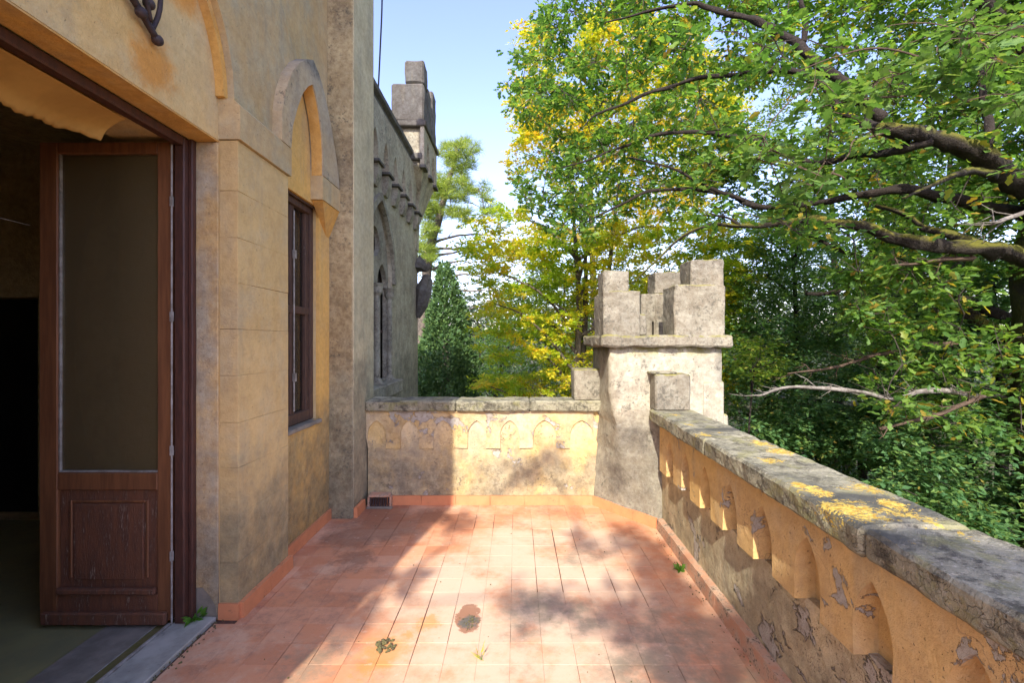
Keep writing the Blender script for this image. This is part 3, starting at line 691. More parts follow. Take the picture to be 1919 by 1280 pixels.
for k in range(8):
    y = 5.42+k*.52
    bm = bmesh.new(); prism(bm, [(-2.01, 3.66), (-1.95, 3.66), (-1.90, 3.80), (-1.90, 3.945), (-2.01, 3.945)], [], lambda a, b: (a, y-.085, b), lambda a, b: (a, y+.085, b)); fin(bm, 'console', M['wing_light'], Wg)
    rbox('console_cap', M['wing_dark'], Wg, (-2.005, -1.865, y-.145, y+.145, 3.95, 3.99), .006, 0)
# turret
TX0, TX1, TY0, TY1 = -2.28, -1.69, 8.45, 9.75
bm = bmesh.new()
lev = [(3.30, -2.3, -1.98, 9.15, 9.42), (3.85, -2.3, -1.97, 9.1, 9.44), (4.3, -2.28, -1.84, 8.85, 9.6), (4.70, -2.28, -1.70, 8.46, 9.74)]
rings = []
for z, a, b, c, d in lev: rings.append([bm.verts.new(p) for p in ((a, c, z), (b, c, z), (b, d, z), (a, d, z))])
for r0, r1 in zip(rings, rings[1:]):
    for k in range(4): bm.faces.new([r0[k], r0[(k+1) % 4], r1[(k+1) % 4], r1[k]])
bm.faces.new(rings[0][::-1]); bm.faces.new(rings[-1]); rough(bm, .2, .012, 4)
fin(bm, 'turret_corbel', M['wing'], Wg)
rbox('turret_body', M['wing_light'], Wg, (TX0, TX1-.06, TY0+.06, TY1-.06, 4.702, 5.40), .01, .15, .01, 4)
sc = scallop(8.55, 3, .55, .22, 5.40, 5.25, 4.85, 4.70)
bm = bmesh.new(); prism(bm, sc, [], lambda a, b: (TX1-.062, a, b), lambda a, b: (TX1+.01, a, b)); fin(bm, 'turret_arches', M['wing'], Wg)
for k in range(3): rbox('console_cap', M['wing_dark'], Wg, (TX1-.07, TX1+.04, 8.55+k*.55-.14, 8.55+k*.55+.14, 4.64, 4.70), .006, 0)
rbox('turret_base_band', M['wing_dark'], Wg, (TX0-.03, TX1-.01, TY0-.02, TY0+.3, 4.80, 4.93), .02, .1, .01)
rbox('turret_ledge', M['wing_dark'], Wg, (TX0-.06, TX1+.05, TY0-.05, TY1+.05, 5.402, 5.50), .015, .15, .012, 5)
def mer(x0, x1, y0, y1, z0, z1): rbox('merlon', M['wing_dark'], Wg, (x0, x1, y0, y1, z0, z1), .03, .12, .02, 4, x0)
mer(TX0, TX1, TY0, TY0+.35, 5.502, 6.19); mer(TX0+.24, TX1, TY0+.002, TY0+.352, 6.191, 6.62)
mer(TX1-.3, TX1, TY0+.353, TY0+.75, 5.502, 6.3); mer(TX1-.3, TX1-.002, 9.35, TY1, 5.502, 6.55)
mer(TX0-.3, TX0-.1, 9.4, TY1, 5.502, 6.1)
rbox('roof_merlon', M['wing_dark'], Wg, (-2.55, -2.3, 8.2, 8.44, 5.0, 5.75), .02, .1, .01)
# carved bracket on the corner
bm = bmesh.new()
tube(bm, [(-1.99, 9.3, 3.02), (-1.9, 9.3, 3.0), (-1.8, 9.3, 2.95), (-1.73, 9.3, 3.0)], [.16, .12, .08, .05], 9, .5)
tube(bm, [(-1.98, 9.3, 1.95), (-1.93, 9.3, 2.2), (-1.86, 9.3, 2.5), (-1.80, 9.3, 2.72), (-1.82, 9.3, 2.82)], [.05, .13, .17, .12, .06], 9, .5)
fin(bm, 'carved_bracket', M['wing_dark'], Wg)
# cable from the roof
bm = bmesh.new(); p_, r_ = smooth_path([P(716, -120, 6.6), P(716, 0, 6.6), P(713, 80, 6.7), P(709, 165, 6.9)], [.012]*4, 6); tube(bm, p_, r_, 6)
tag(fin(bm, 'cable', M['cable']), 'thin black cable dropping to the cornice of the far wing', 'cable')

# ------------------------------------------------------------------ parapets
PF = empty('parapet_wall', 'low far parapet with shallow pointed arch relief and mossy grey coping', 'parapet', (-.3, 4.35, 0))
bm = bmesh.new(); box(bm, -1.36, .80, 4.25, 4.45, -.02, .854); rough(bm, .12, .004, 3); fin(bm, 'wall', M['far_par'], PF)
bm = bmesh.new(); box(bm, -1.3, .9, 4.26, 4.44, -4.9, -.021); fin(bm, 'lower_wall', M['far_par'], PF)
pcs = [P(px, 800, 4.24).x for px in (737, 799, 863, 924, 986, 1055)]
def far_relief():
    z_ap, z_sp, z_b, zt = .771, .635, .515, .853
    xs = [pcs[0]-.30]+pcs; out = []
    pw = .13
    for k, xc in enumerate(xs):
        j = lambda: random.uniform(-.005, .005)
        out += [(xc-pw/2+j(), z_sp), (xc-pw/2+j(), z_b+j()), (xc+pw/2+j(), z_b+j()), (xc+pw/2+j(), z_sp)]
        nx = xs[k+1] if k < len(xs)-1 else xc+.34
        a0, a1 = xc+pw/2, nx-pw/2; h = (a1-a0)/2; rise = z_ap-z_sp; R = (rise**2+h*h)/(2*h)
        if R > h*1.01: out += arc((a0+a1)/2, h, z_sp, R, 6)[1:-1]
    out += [(.70, z_sp), (.70, zt)]
    return [(-1.372, zt), (-1.372, z_sp)] + [p for p in out if p[0] > -1.371]
bm = bmesh.new(); prism(bm, far_relief(), [], lambda a, b: (a, 4.252, b), lambda a, b: (a, 4.233, b)); bevel(bm, .003, 1, 50)
fin(bm, 'arch_relief', M['far_rel'], PF)
xs_ = [-1.372, -.55, .12, .80]
for k in range(3):
    rbox('coping_stone', M['coping_far'], PF, (xs_[k]+.002, xs_[k+1]-.002, 4.185, 4.50, .856, .953), .012, .035, .007, 9, k*3, .004)
rbox('coping_fillet', M['far_rel'], PF, (-1.37, .70, 4.226, 4.26, .838, .8555), .003, .1, .001)

PR = empty('parapet_wall', 'long right parapet with deep pointed arch relief and yellow-lichened stone coping', 'parapet', (1.2, 1.5, 0))
sk = lambda x, y, z: (x+.019*(min(y, 3.7)-3.7)*.7, y, z)
bm = bmesh.new(); box(bm, 1.165, 1.33, BACK, 3.76, -4.9, .489); rough(bm, .12, .006, 4, 3)
for v in bm.verts: v.co = Vector(sk(*v.co))
fin(bm, 'wall', M['right_par'], PR)
sc = scallop(3.53-.325*18, 19, .325, .163, .859, .762, .59, .488)
bm = bmesh.new(); box(bm, 1.198, 1.33, BACK, 3.76, .4892, .86); rough(bm, .12, .005, 4, 3)
for v in bm.verts: v.co = Vector(sk(*v.co))
fin(bm, 'recess_wash', M['right_rel'], PR)
bm = bmesh.new(); prism(bm, sc, [], lambda a, b: sk(1.205, a, b), lambda a, b: sk(1.115, a, b)); bevel(bm, .014, 3, 50)
fin(bm, 'arch_relief', M['right_rel'], PR)
ys_ = [3.70, 2.56, 1.36, .2, -1.0, BACK]
for k in range(5):
    bm = bmesh.new(); box(bm, 1.055, 1.385, ys_[k+1]+.002, ys_[k]-.002, .861, .953); bevel(bm, .012, 1); rough(bm, .035 if k < 3 else .2, .007, 9, k*2+1, .004)
    for v in bm.verts: v.co.x += .019*(v.co.y-3.7)
    fin(bm, 'coping_stone', M['coping'], PR)
# back parapet closing the terrace behind the camera
PB = empty('parapet_wall', 'plain low parapet closing the terrace behind the viewer', 'parapet', (0, BACK, 0))
rbox('wall', M['right_par'], PB, (-3, 1.3, BACK-.2, BACK-.001, -4.9, .86), .01, 0); rbox('coping_stone', M['coping_far'], PB, (-3, 1.4, BACK-.26, BACK+.05, .861, .953), .01, 0)

# ------------------------------------------------------------------ corner turret of the terrace
TT = empty('turret', 'squat pale crenellated turret at the terrace corner with stepped merlons', 'turret', (1.2, 4.1, 0))
bm = bmesh.new()
def ring(z, t):
    # t=1: square top; t=0: chamfered foot
    B = Vector((.93, 3.94)).lerp(Vector((.754, 3.75)), t); A = Vector((.70, 4.262)).lerp(Vector((.754, 4.49)), t)
    Cc = Vector((1.13, 3.715)).lerp(Vector((1.14, 3.748)), t)
    return [(A.x, A.y, z), (B.x, B.y, z), (Cc.x, Cc.y, z), (1.66, 3.75, z), (1.66, 4.60, z), (.76, 4.60, z)]
zs = [(-4.9, 0), (0, 0), (.3, .08), (.55, .3), (.8, .62), (.95, .85), (1.1, 1), (1.45, 1)]
rg = [[bm.verts.new(p) for p in ring(z, t)] for z, t in zs]
for r0, r1 in zip(rg, rg[1:]):
    for k in range(6): bm.faces.new([r0[k], r0[(k+1) % 6], r1[(k+1) % 6], r1[k]])
bm.faces.new(rg[-1]); bm.faces.new(rg[0][::-1])
bmesh.ops.triangulate(bm, faces=bm.faces); rough(bm, .13, .008, 4, 5)
fin(bm, 'body', M['turret'], TT, smooth=True)
rbox('ledge', M['merlon'], TT, (.665, 1.715, 3.672, 4.655, 1.449, 1.54), .014, .045, .014, 8, 2, .006)
def merlon(b, seed):
    rbox('merlon', M['merlon'], TT, b, .009, .045, .011, 6, seed, .006)
merlon((.690, .985, 3.70, 4.12, 1.53, 1.893), 1); merlon((.694, .895, 3.706, 3.98, 1.872, 2.062), 2)
merlon((.986, 1.045, 3.72, 3.98, 1.541, 1.71), 3)
merlon((1.257, 1.66, 3.70, 3.985, 1.53, 1.942), 4); merlon((1.395, 1.656, 3.706, 3.979, 1.92, 2.148), 5)
merlon((1.40, 1.66, 3.986, 4.12, 1.541, 1.93), 9)
merlon((1.30, 1.66, 4.35, 4.62, 1.541, 1.942), 6); merlon((1.30, 1.66, 4.352, 4.62, 1.943, 2.145), 7)
merlon((.76, .93, 4.25, 4.5, 1.541, 1.93), 8)
# slit merlon at the back
bm = bmesh.new(); prism(bm, [(1.165, 1.541), (1.265, 1.541), (1.265, 1.66), (1.275, 1.69), (1.285, 1.66), (1.285, 1.541), (1.298, 1.541), (1.298, 1.935), (1.165, 1.935)], [], lambda a, b: (a, 4.34, b), lambda a, b: (a, 4.61, b))
bevel(bm, .008, 1, 50); fin(bm, 'merlon', M['merlon'], TT)
rbox('shoulder_block', M['merlon'], TT, (.525, .835, 4.205, 4.47, .953, 1.239), .012, .05, .006, 6, 11, .003)
rbox('shoulder_block', M['merlon'], TT, (1.078, 1.35, 3.60, 3.80, .95, 1.237), .012, .05, .006, 6, 12, .003)
rbox('shoulder_block', M['turret'], TT, (1.661, 1.72, 3.76, 4.5, -1, .90), .012, .1, .006, 6, 13)
rbox('shoulder_block', M['turret'], TT, (1.5, 1.675, 3.742, 4.55, .4, 1.17), .012, .1, .004, 6, 14)
rbox('shoulder_cap', M['coping_far'], TT, (1.05, 1.25, 3.62, 3.80, 1.2375, 1.252), .004, .04, .004, 12, 3)

# ------------------------------------------------------------------ floor drain
DR = empty('drain_grate', 'small terracotta-framed iron drain grate at the foot of the far parapet', 'drain', (-1.26, 4.2, 0))
x0, x1 = P(692, 940, 4.18).x, P(731, 940, 4.18).x
rbox('frame', M['skirt_old'], DR, (x0, x1, 4.16, 4.248, .09, .112), .004, .05, .003)
rbox('frame', M['skirt_old'], DR, (x0-.015, x0+.004, 4.17, 4.248, .0, .089), .003, .05, .002)
rbox('frame', M['skirt_old'], DR, (x1-.004, x1+.01, 4.17, 4.248, .0, .089), .003, .05, .002)
for k in range(8):
    xx = x0+.014+(x1-x0-.028)*k/7
    bm = bmesh.new(); tube(bm, [(xx, 4.165, .005), (xx, 4.185, .09)], .0055, 6); fin(bm, 'bar', M['iron'], DR)
rbox('pipe_mouth', M['mortar'], DR, (x0+.006, x1-.006, 4.235, 4.2485, .0, .088), 0, 0)
rbox('foot', M['sill'], DR, (x0-.01, x1+.03, 4.12, 4.165, -.001, .012), .004, .02, .004, 20)

# ------------------------------------------------------------------ leaves and trees
SIMPLE = (np.array([(0, 0, 0), (.27, .42, .05), (0, 1, -.02), (-.27, .42, .05)], float), [(0, 1, 2), (0, 2, 3)])
BLADE = (np.array([(-.03, 0, 0), (.03, 0, 0), (0, 1, 0)], float), [(0, 1, 2)])
def oak_template():
    prof = [(.02, 0), (.13, .17), (.07, .25), (.24, .42), (.13, .50), (.29, .68), (.15, .74), (.17, .90)]
    v = [(0, 0, 0)]; mid = []
    V = []; Fc = []
    for s in (1, -1):
        base = len(V); V.append((0, 0, 0)); V.append((0, 1, -.05))
        idx = []
        for x, y in prof: V.append((s*x, y, .18*x-.06*y*y)); idx.append(len(V)-1)
        ms = [(.0, .25), (.0, .5), (.0, .75)]
        mi = []
        for x, y in ms: V.append((x, y, -.06*y*y)); mi.append(len(V)-1)
        o, t = base, base+1
        seq = [(o, idx[0], idx[1]), (o, idx[1], mi[0]), (idx[1], idx[2], mi[0]), (mi[0], idx[2], idx[3]), (mi[0], idx[3], mi[1]), (idx[3], idx[4], mi[1]), (mi[1], idx[4], idx[5]), (mi[1], idx[5], mi[2]), (idx[5], idx[6], mi[2]), (mi[2], idx[6], idx[7]), (mi[2], idx[7], t)]
        Fc += seq if s == 1 else [(a, c, b) for a, b, c in seq]
    # weld the mid-rib
    key = {}; remap = []; V2 = []
    for p in V:
        k = (round(p[0], 4), round(p[1], 4))
        if k not in key: key[k] = len(V2); V2.append(p)
        remap.append(key[k])
    return (np.array(V2, float), [tuple(remap[i] for i in f) for f in Fc])
OAKL = oak_template()
OAK6 = (np.array([(0, 0, 0), (.2, .3, .04), (.13, .48, .02), (.27, .68, .05), (0, 1, -.04), (-.27, .68, .05), (-.13, .48, .02), (-.2, .3, .04)], float), [(0, 1, 2), (0, 2, 4), (2, 3, 4), (0, 4, 6), (0, 6, 7), (4, 5, 6)])
def basis(nrm, d):
    nrm = nrm/np.linalg.norm(nrm, axis=1, keepdims=True)
    d = d-(d*nrm).sum(1, keepdims=True)*nrm; d /= (np.linalg.norm(d, axis=1, keepdims=True)+1e-9)
    return np.stack([np.cross(d, nrm), d, nrm], axis=2)     # columns
def leaf_mesh(name, pos, nrm, d, size, tmpl, mat, parent=None, kind='stuff', width=1.0):
    V, Fc = tmpl; R = basis(nrm, d); Vt = V*np.array([width, 1, 1])
    co = np.einsum('nij,kj->nki', R, Vt)*np.asarray(size)[:, None, None]+pos[:, None, :]
    n, k = len(pos), len(V); co = co.reshape(-1, 3)
    fc = np.array(Fc); idx = (fc[None]+(np.arange(n)*k)[:, None, None]).reshape(-1)
    me = bpy.data.meshes.new(name); me.vertices.add(len(co)); me.vertices.foreach_set('co', co.ravel().astype(np.float32))
    nf = len(idx)//3; me.loops.add(len(idx)); me.loops.foreach_set('vertex_index', idx.astype(np.int32))
    me.polygons.add(nf); me.polygons.foreach_set('loop_start', (np.arange(nf)*3).astype(np.int32)); me.polygons.foreach_set('loop_total', np.full(nf, 3, np.int32))
    me.update(); me.validate(); me.materials.append(mat)
    return link(name, me, None, parent, kind)
def scatter(cl, rad, per, flat=.7, up=.6, size=.09, szv=.25, out=.5, shoots=8, stems=None):
    """leaves set along short shoots that radiate from each cluster centre"""
    cl = np.asarray(cl, float); nc = len(cl); rad = np.broadcast_to(np.asarray(rad, float), (nc,))
    sd_ = rng.normal(size=(nc, shoots, 3)); sd_ /= np.linalg.norm(sd_, axis=2, keepdims=True); sd_[:, :, 2] = sd_[:, :, 2]*flat-.08
    sl = (rad[:, None]*(.55+.75*rng.random((nc, shoots))))
    rep = np.repeat(np.arange(nc), per); n = len(rep); k = rng.integers(0, shoots, n)
    D = sd_[rep, k]; L = sl[rep, k]; t = .15+.85*rng.random(n)**.7
    side = rng.normal(size=(n, 3)); side -= (side*D).sum(1, keepdims=True)*D; side /= np.linalg.norm(side, axis=1, keepdims=True)
    pos = cl[rep]+D*(L*t)[:, None]+side*(.22*size)
    pos[:, 2] -= .10*L*t*t
    d = D*.8+side*.9; d[:, 2] -= .25
    nr = rng.normal(size=(n, 3))*.75; nr[:, 2] = np.abs(nr[:, 2])+up*1.6
    sz = size*(1+szv*rng.normal(size=n)).clip(.45, 1.7)
    if stems:
        m = nc*shoots; a = np.repeat(cl, shoots, 0); dd = sd_.reshape(m, 3).copy(); ll = sl.reshape(m)
        leaf_mesh('shoots', a, rng.normal(size=(m, 3)), dd-np.array([0, 0, .06]), ll, BLADE, stems[0], stems[1], width=.6)
    return pos, nr, d, sz
class Skeleton:
    """grows twigs from limbs to cluster centres"""
    def __init__(s, pts): s.n = np.array(pts, float)
    def grow(s, cl, bm, r0=.012, r1=.004, sides=4):
        cl = np.asarray(cl, float)
        d = np.array([np.min(((s.n-c)**2).sum(1)) for c in cl]); order = np.argsort(d)
        for i in order:
            c = cl[i]; dd = ((s.n-c)**2).sum(1); k = int(np.argmin(dd)); a = s.n[k]; L = math.sqrt(dd[k])
            if L < .05: continue
            m = max(2, min(7, int(L/.18)+1)); pts = []
            for t in np.linspace(0, 1, m+1):
                q = a*(1-t)+c*t; q = q+np.array([0, 0, 1])*.10*L*math.sin(math.pi*t)
                if 0 < t < 1: q = q+rng.normal(size=3)*.03*min(L, 1)
                pts.append(q)
            rr = [r0*min(1, .35+L*.4)*(1-t)+r1*t for t in np.linspace(0, 1, m+1)]
            tube(bm, pts, rr, sides, cap=False)
            s.n = np.vstack([s.n, np.array(pts[1:])])
def inpoly(x, y, poly):
    c = False; j = len(poly)-1
    for i in range(len(poly)):
        xi, yi = poly[i]; xj, yj = poly[j]
        if ((yi > y) != (yj > y)) and (x < (xj-xi)*(y-yi)/(yj-yi)+xi): c = not c
        j = i
    return c

# ---- the big oak at the right
OAK = empty('oak_tree', 'large spreading oak with dark mossy limbs reaching over the terrace from the right', 'tree', (6.6, 5.6, -4.6))
limbs = [
 # (points (px, py, Y, radius px-free metres)), material
 ([(1990, 430, 5.3, .17), (1919, 350, 5.1, .145), (1868, 312, 5.0, .13), (1821, 281, 4.95, .12), (1771, 258, 4.9, .10), (1731, 250, 4.85, .085), (1690, 245, 4.8, .075), (1650, 240, 4.8, .07)], 'moss_bark'),
 ([(1740, 262, 4.85, .055), (1700, 273, 4.9, .05), (1650, 285, 5.2, .045), (1599, 293, 5.6, .042), (1540, 300, 6, .04), (1450, 285, 6.3, .038), (1407, 264, 6.5, .036), (1287, 247, 6.8, .033), (1211, 257, 7, .028), (1163, 278, 7.1, .022), (1053, 314, 7.2, .010)], 'bark'),
 ([(1990, 440, 5.5, .10), (1919, 400, 5.4, .085), (1814, 379, 5.4, .075), (1718, 357, 5.5, .065), (1685, 355, 5.6, .06), (1599, 369, 5.8, .05), (1500, 385, 6.2, .042), (1416, 388, 6.4, .04), (1373, 369, 6.6, .036), (1335, 360, 6.7, .034), (1287, 352, 6.8, .03), (1215, 360, 7, .026), (1158, 384, 7.1, .02), (1096, 417, 7.2, .01)], 'bark'),
 ([(1416, 385, 6.5, .03), (1383, 372, 6.5, .03), (1306, 340, 6.6, .025), (1249, 312, 6.7, .02), (1177, 295, 6.8, .012)], 'bark'),
 ([(1990, 520, 5.2, .12), (1900, 478, 5.1, .10), (1838, 468, 5.0, .092), (1766, 463, 5.0, .088), (1694, 451, 5.0, .08), (1646, 432, 5.05, .072), (1599, 417, 5.1, .062), (1527, 412, 5.3, .052), (1479, 417, 5.5, .045), (1393, 424, 5.8, .034), (1330, 422, 6, .026), (1287, 436, 6.1, .022), (1239, 479, 6.2, .017), (1182, 532, 6.2, .008)], 'moss_bark'),
 ([(1870, 478, 5.1, .07), (1814, 451, 5.1, .062), (1770, 436, 5.2, .05), (1733, 422, 5.3, .04), (1700, 400, 5.4, .03), (1640, 385, 5.6, .02)], 'moss_bark'),
 ([(1393, 424, 5.8, .02), (1364, 408, 5.9, .018), (1316, 403, 6, .008)], 'bark'),
 ([(1700, 262, 4.9, .06), (1640, 240, 5.2, .055), (1571, 203, 5.6, .05), (1540, 160, 5.9, .045), (1493, 135, 6.2, .042), (1438, 135, 6.4, .04), (1400, 137, 6.5, .038), (1309, 148, 6.7, .034), (1235, 168, 6.8, .028), (1184, 187, 6.9, .024), (1114, 215, 7, .016), (1090, 238, 7.05, .008)], 'bark'),
 ([(1660, 220, 5.3, .07), (1590, 160, 5.4, .065), (1517, 105, 5.5, .06), (1493, 78, 5.6, .055), (1458, 59, 5.7, .05), (1419, 43, 5.8, .045), (1380, 27, 5.9, .04), (1329, 12, 6, .034), (1286, 8, 6.1, .028), (1192, 27, 6.3, .018), (1133, 43, 6.4, .008)], 'bark'),
 ([(1505, 80, 5.6, .04), (1513, 39, 5.6, .035), (1505, 0, 5.6, .03), (1490, -80, 5.6, .02)], 'bark'),
 ([(1990, 180, 5.6, .10), (1900, 60, 5.6, .08), (1800, -40, 5.6, .06), (1700, -120, 5.8, .04)], 'bark'),
 ([(1850, 300, 4.9, .05), (1840, 200, 5.0, .04), (1820, 100, 5.1, .03), (1760, 30, 5.3, .02)], 'bark'),
 ([(1868, 330, 4.9, .05), (1830, 318, 4.6, .04), (1790, 325, 4.4, .03), (1740, 345, 4.3, .02), (1690, 372, 4.2, .01)], 'moss_bark'),
 ([(1471, 424, 7.5, .02), (1548, 453, 7.5, .035), (1631, 492, 7.4, .05), (1700, 520, 7.3, .06), (1900, 600, 7, .12), (1990, 640, 6.8, .14)], 'bark'),
 ([(1509, 550, 7.4, .03), (1572, 545, 7.4, .04), (1640, 514, 7.3, .05)], 'bark'),
 ([(1990, 700, 6.4, .22), (1900, 640, 6.6, .17), (1830, 600, 6.8, .13), (1760, 560, 7, .08), (1700, 545, 7.1, .05)], 'moss_bark'),
]
skel_pts = []
tr = smooth_path([(6.7, 5.6, -4.9), (6.6, 5.55, -2), (6.45, 5.5, 0), (6.3, 5.45, 1.8), (6.25, 5.4, 3.2), (6.4, 5.4, 5), (6.3, 5.5, 7), (6.2, 5.5, 9)], [.55, .42, .38, .36, .3, .22, .15, .06], 5)
bm = bmesh.new(); tube(bm, tr[0], tr[1], 18, .35); fin(bm, 'trunk', M['moss_bark'], OAK, smooth=True)
skel_pts += [tuple(p) for p in tr[0][-12:]]
for k, (pts, mt) in enumerate(limbs):
    ps = [P(a, b, c) for a, b, c, r in pts]; rs = [r for *_, r in pts]
    if pts[0][0] > 1980: ps = [Vector((6.4, 5.5, ps[0].z-.3))]+ps; rs = [rs[0]*1.2]+rs
    if pts[-1][0] > 1980: ps = ps+[Vector((6.4, 5.5, ps[-1].z-.3))]; rs = rs+[rs[-1]*1.2]
    p_, r_ = smooth_path(ps, [q*.86 for q in rs], 7, .045, k)
    bm = bmesh.new(); tube(bm, p_, r_, 12, .55, seed=k); fin(bm, 'limb', M[mt], OAK, smooth=True)
    skel_pts += [tuple(p) for p in p_]
for pts, mt in (([(1417, 742, 5.2, .012), (1475, 730, 5.2, .028), (1582, 734, 5.2, .034), (1679, 744, 5.3, .038), (1766, 734, 5.4, .045), (1990, 760, 6, .06)], 'dead'),
                ([(1475, 698, 6, .01), (1558, 691, 6, .025), (1611, 671, 6, .035), (1650, 657, 6, .04), (1800, 640, 6.1, .06)], 'dead_brown'),
                ([(1650, 802, 5.4, .025), (1752, 778, 5.2, .032), (1800, 758, 5.1, .034), (1844, 742, 5, .03)], 'dead_brown'),
                ([(1669, 504, 5.0, .018), (1752, 492, 5.0, .03), (1824, 480, 5.0, .045)], 'dead_brown'),
                ([(1848, 425, 4.4, .012), (1870, 418, 4.35, .028), (1930, 400, 4.3, .03)], 'dead')):
    p_, r_ = smooth_path([P(a, b, c) for a, b, c, r in pts], [r*.62 for *_, r in pts], 9, .06, pts[0][0])
    bm = bmesh.new(); tube(bm, p_, r_, 10, .9)
    # bare side shoots
    for q in range(2, len(p_)-2, 3):
        a = p_[q]; e = a+Vector((random.uniform(-.35, .05), random.uniform(-.15, .25), random.uniform(-.22, .2)))
        b = a.lerp(e, .5)+Vector((0, 0, random.uniform(-.04, .04)))
        tube(bm, [a, b, e], [.008, .005, .0015], 5)
        for _ in range(2): tube(bm, [b, b+Vector((random.uniform(-.2, .02), random.uniform(-.1, .1), random.uniform(-.14, .12)))], [.004, .001], 4)
    fin(bm, 'dead_branch', M[mt], OAK, smooth=True)
# leaf clusters: region outline in the view, each with its own distance
canopy = [(1040, -140), (1030, 0), (990, 55), (965, 105), (948, 160), (938, 240), (955, 300), (962, 345), (1000, 390), (1020, 430), (1075, 445), (1140, 400), (1230, 395), (1330, 400), (1400, 420), (1480, 440), (1600, 460), (1700, 500), (1950, 520), (2250, 500), (2250, -300), (1300, -300)]
holes = [(1470, 200, 48), (1655, 350, 18), (1640, 410, 22), (1190, 420, 20), (1400, 60, 16), (1050, 330, 16), (1560, 430, 16), (1340, 55, 20), (1800, 195, 14), (1120, 100, 12), (1250, 290, 18), (1450, 335, 14)]
cl = []
def cl_try(x0, x1, y0, y1, n, depth, poly, hol, sk_=.47, nsc=.011, out=None):
    k = 0
    while k < n:
        x, y = random.uniform(x0, x1), random.uniform(y0, y1)
        if poly and not inpoly(x, y, poly): continue
        if mn.noise(Vector((x*nsc, y*nsc*1.3, 7.7)))*.5+.5 < random.uniform(sk_-.12, sk_+.02): k += .3; continue
        if any(math.hypot(x-a, y-b) < r*1.2 for a, b, r in hol): k += .1; continue
        out.append(P(x, y, depth(x, y))); k += 1
dep = lambda x, y: max(6.0, (8.6-(x-940)/1000*2.3))+random.gauss(0, .6)
cl_try(938, 2200, -260, 520, 1750, dep, canopy, holes, sk_=.42, out=cl)
cl_try(1280, 2200, 30, 480, 40, lambda x, y: random.uniform(4.4, 5.0), canopy, [(1470, 200, 60), (1650, 360, 50), (1640, 420, 40)], .5, out=cl)
low = []
lowpoly = [(1560, 500), (1700, 480), (1950, 480), (2200, 500), (2200, 900), (1800, 800), (1650, 760), (1620, 640)]
cl_try(1500, 2200, 480, 900, 250, lambda x, y: random.uniform(5.0, 6.6), lowpoly, [], .48, out=low)
allc = np.array([tuple(c) for c in cl+low])
S = Skeleton(skel_pts); bm = bmesh.new(); S.grow(allc, bm, .014, .004)
fin(bm, 'twigs', M['twig'], OAK, kind='stuff')
pos, nr, d, sz = scatter(allc, .30, 50, .7, .4, .098, shoots=7, stems=(M['twig'], OAK))
leaf_mesh('crown', pos, nr, d, sz, OAK6, M['oak'], OAK)
# nearest spray of leaves, each leaf a part
near = []
npoly = [(1400, 250), (1500, 160), (1600, 60), (1750, 30), (1919, 20), (1990, 150), (1919, 260), (1750, 240), (1620, 300), (1560, 380), (1440, 400), (1395, 340)]
cl_try(1390, 1990, 20, 410, 44, lambda x, y: random.uniform(3.3, 4.1), npoly, [(1470, 200, 50), (1730, 250, 28)], .42, out=near)
near = np.array([tuple(c) for c in near])
bm = bmesh.new()
S.grow(near, bm, .010, .003, 5)
for pts in ([(1690, 235, 4.0), (1640, 255, 3.9), (1600, 262, 3.8), (1590, 290, 3.75), (1560, 325, 3.7), (1530, 365, 3.65)], [(1560, 325, 3.7), (1585, 335, 3.7), (1588, 360, 3.7)], [(1919, 70, 3.7), (1830, 60, 3.7), (1740, 45, 3.75), (1660, 50, 3.8)], [(1740, 110, 3.8), (1640, 90, 3.7), (1570, 105, 3.6), (1500, 130, 3.6)], [(1700, 180, 3.8), (1600, 190, 3.8), (1540, 200, 3.7)]):
    p_, r_ = smooth_path([P(*p) for p in pts], list(np.linspace(.009, .003, len(pts))), 5, .02); tube(bm, p_, r_, 6)
fin(bm, 'near_twigs', M['dead_brown'], OAK, kind='stuff')
pos, nr, d, sz = scatter(near, .26, 26, .6, .7, .10, shoots=5, stems=(M['dead_brown'], OAK))
pk = rng.permutation(len(pos)); ip, rest_ = pk[:296], pk[296:]
V, Fc = OAKL
lme = []
for k in range(4):
    me = bpy.data.meshes.new('leaf'); vv = V.copy(); vv[:, 2] += .12*np.sin(vv[:, 1]*(2+k))*(1 if k % 2 else -1); vv[:, 0] *= 1+.1*k
    me.from_pydata([tuple(v) for v in vv], [], Fc); me.materials.append(M['oak_near']); lme.append(me)
Rm = basis(nr[ip], d[ip])
for q, i in enumerate(ip):
    o = bpy.data.objects.new('leaf', lme[q % 4]); C.objects.link(o); o.parent = OAK
    m = Matrix([[Rm[q][a][b] for b in range(3)] for a in range(3)]).to_4x4(); m = Matrix.Translation(pos[i]) @ m @ Matrix.Scale(float(sz[i]), 4)
    o.matrix_basis = Matrix.Translation(-Vector(OAK.location)) @ m
leaf_mesh('near_crown', pos[rest_], nr[rest_], d[rest_], sz[rest_], OAKL, M['oak_near'], OAK)

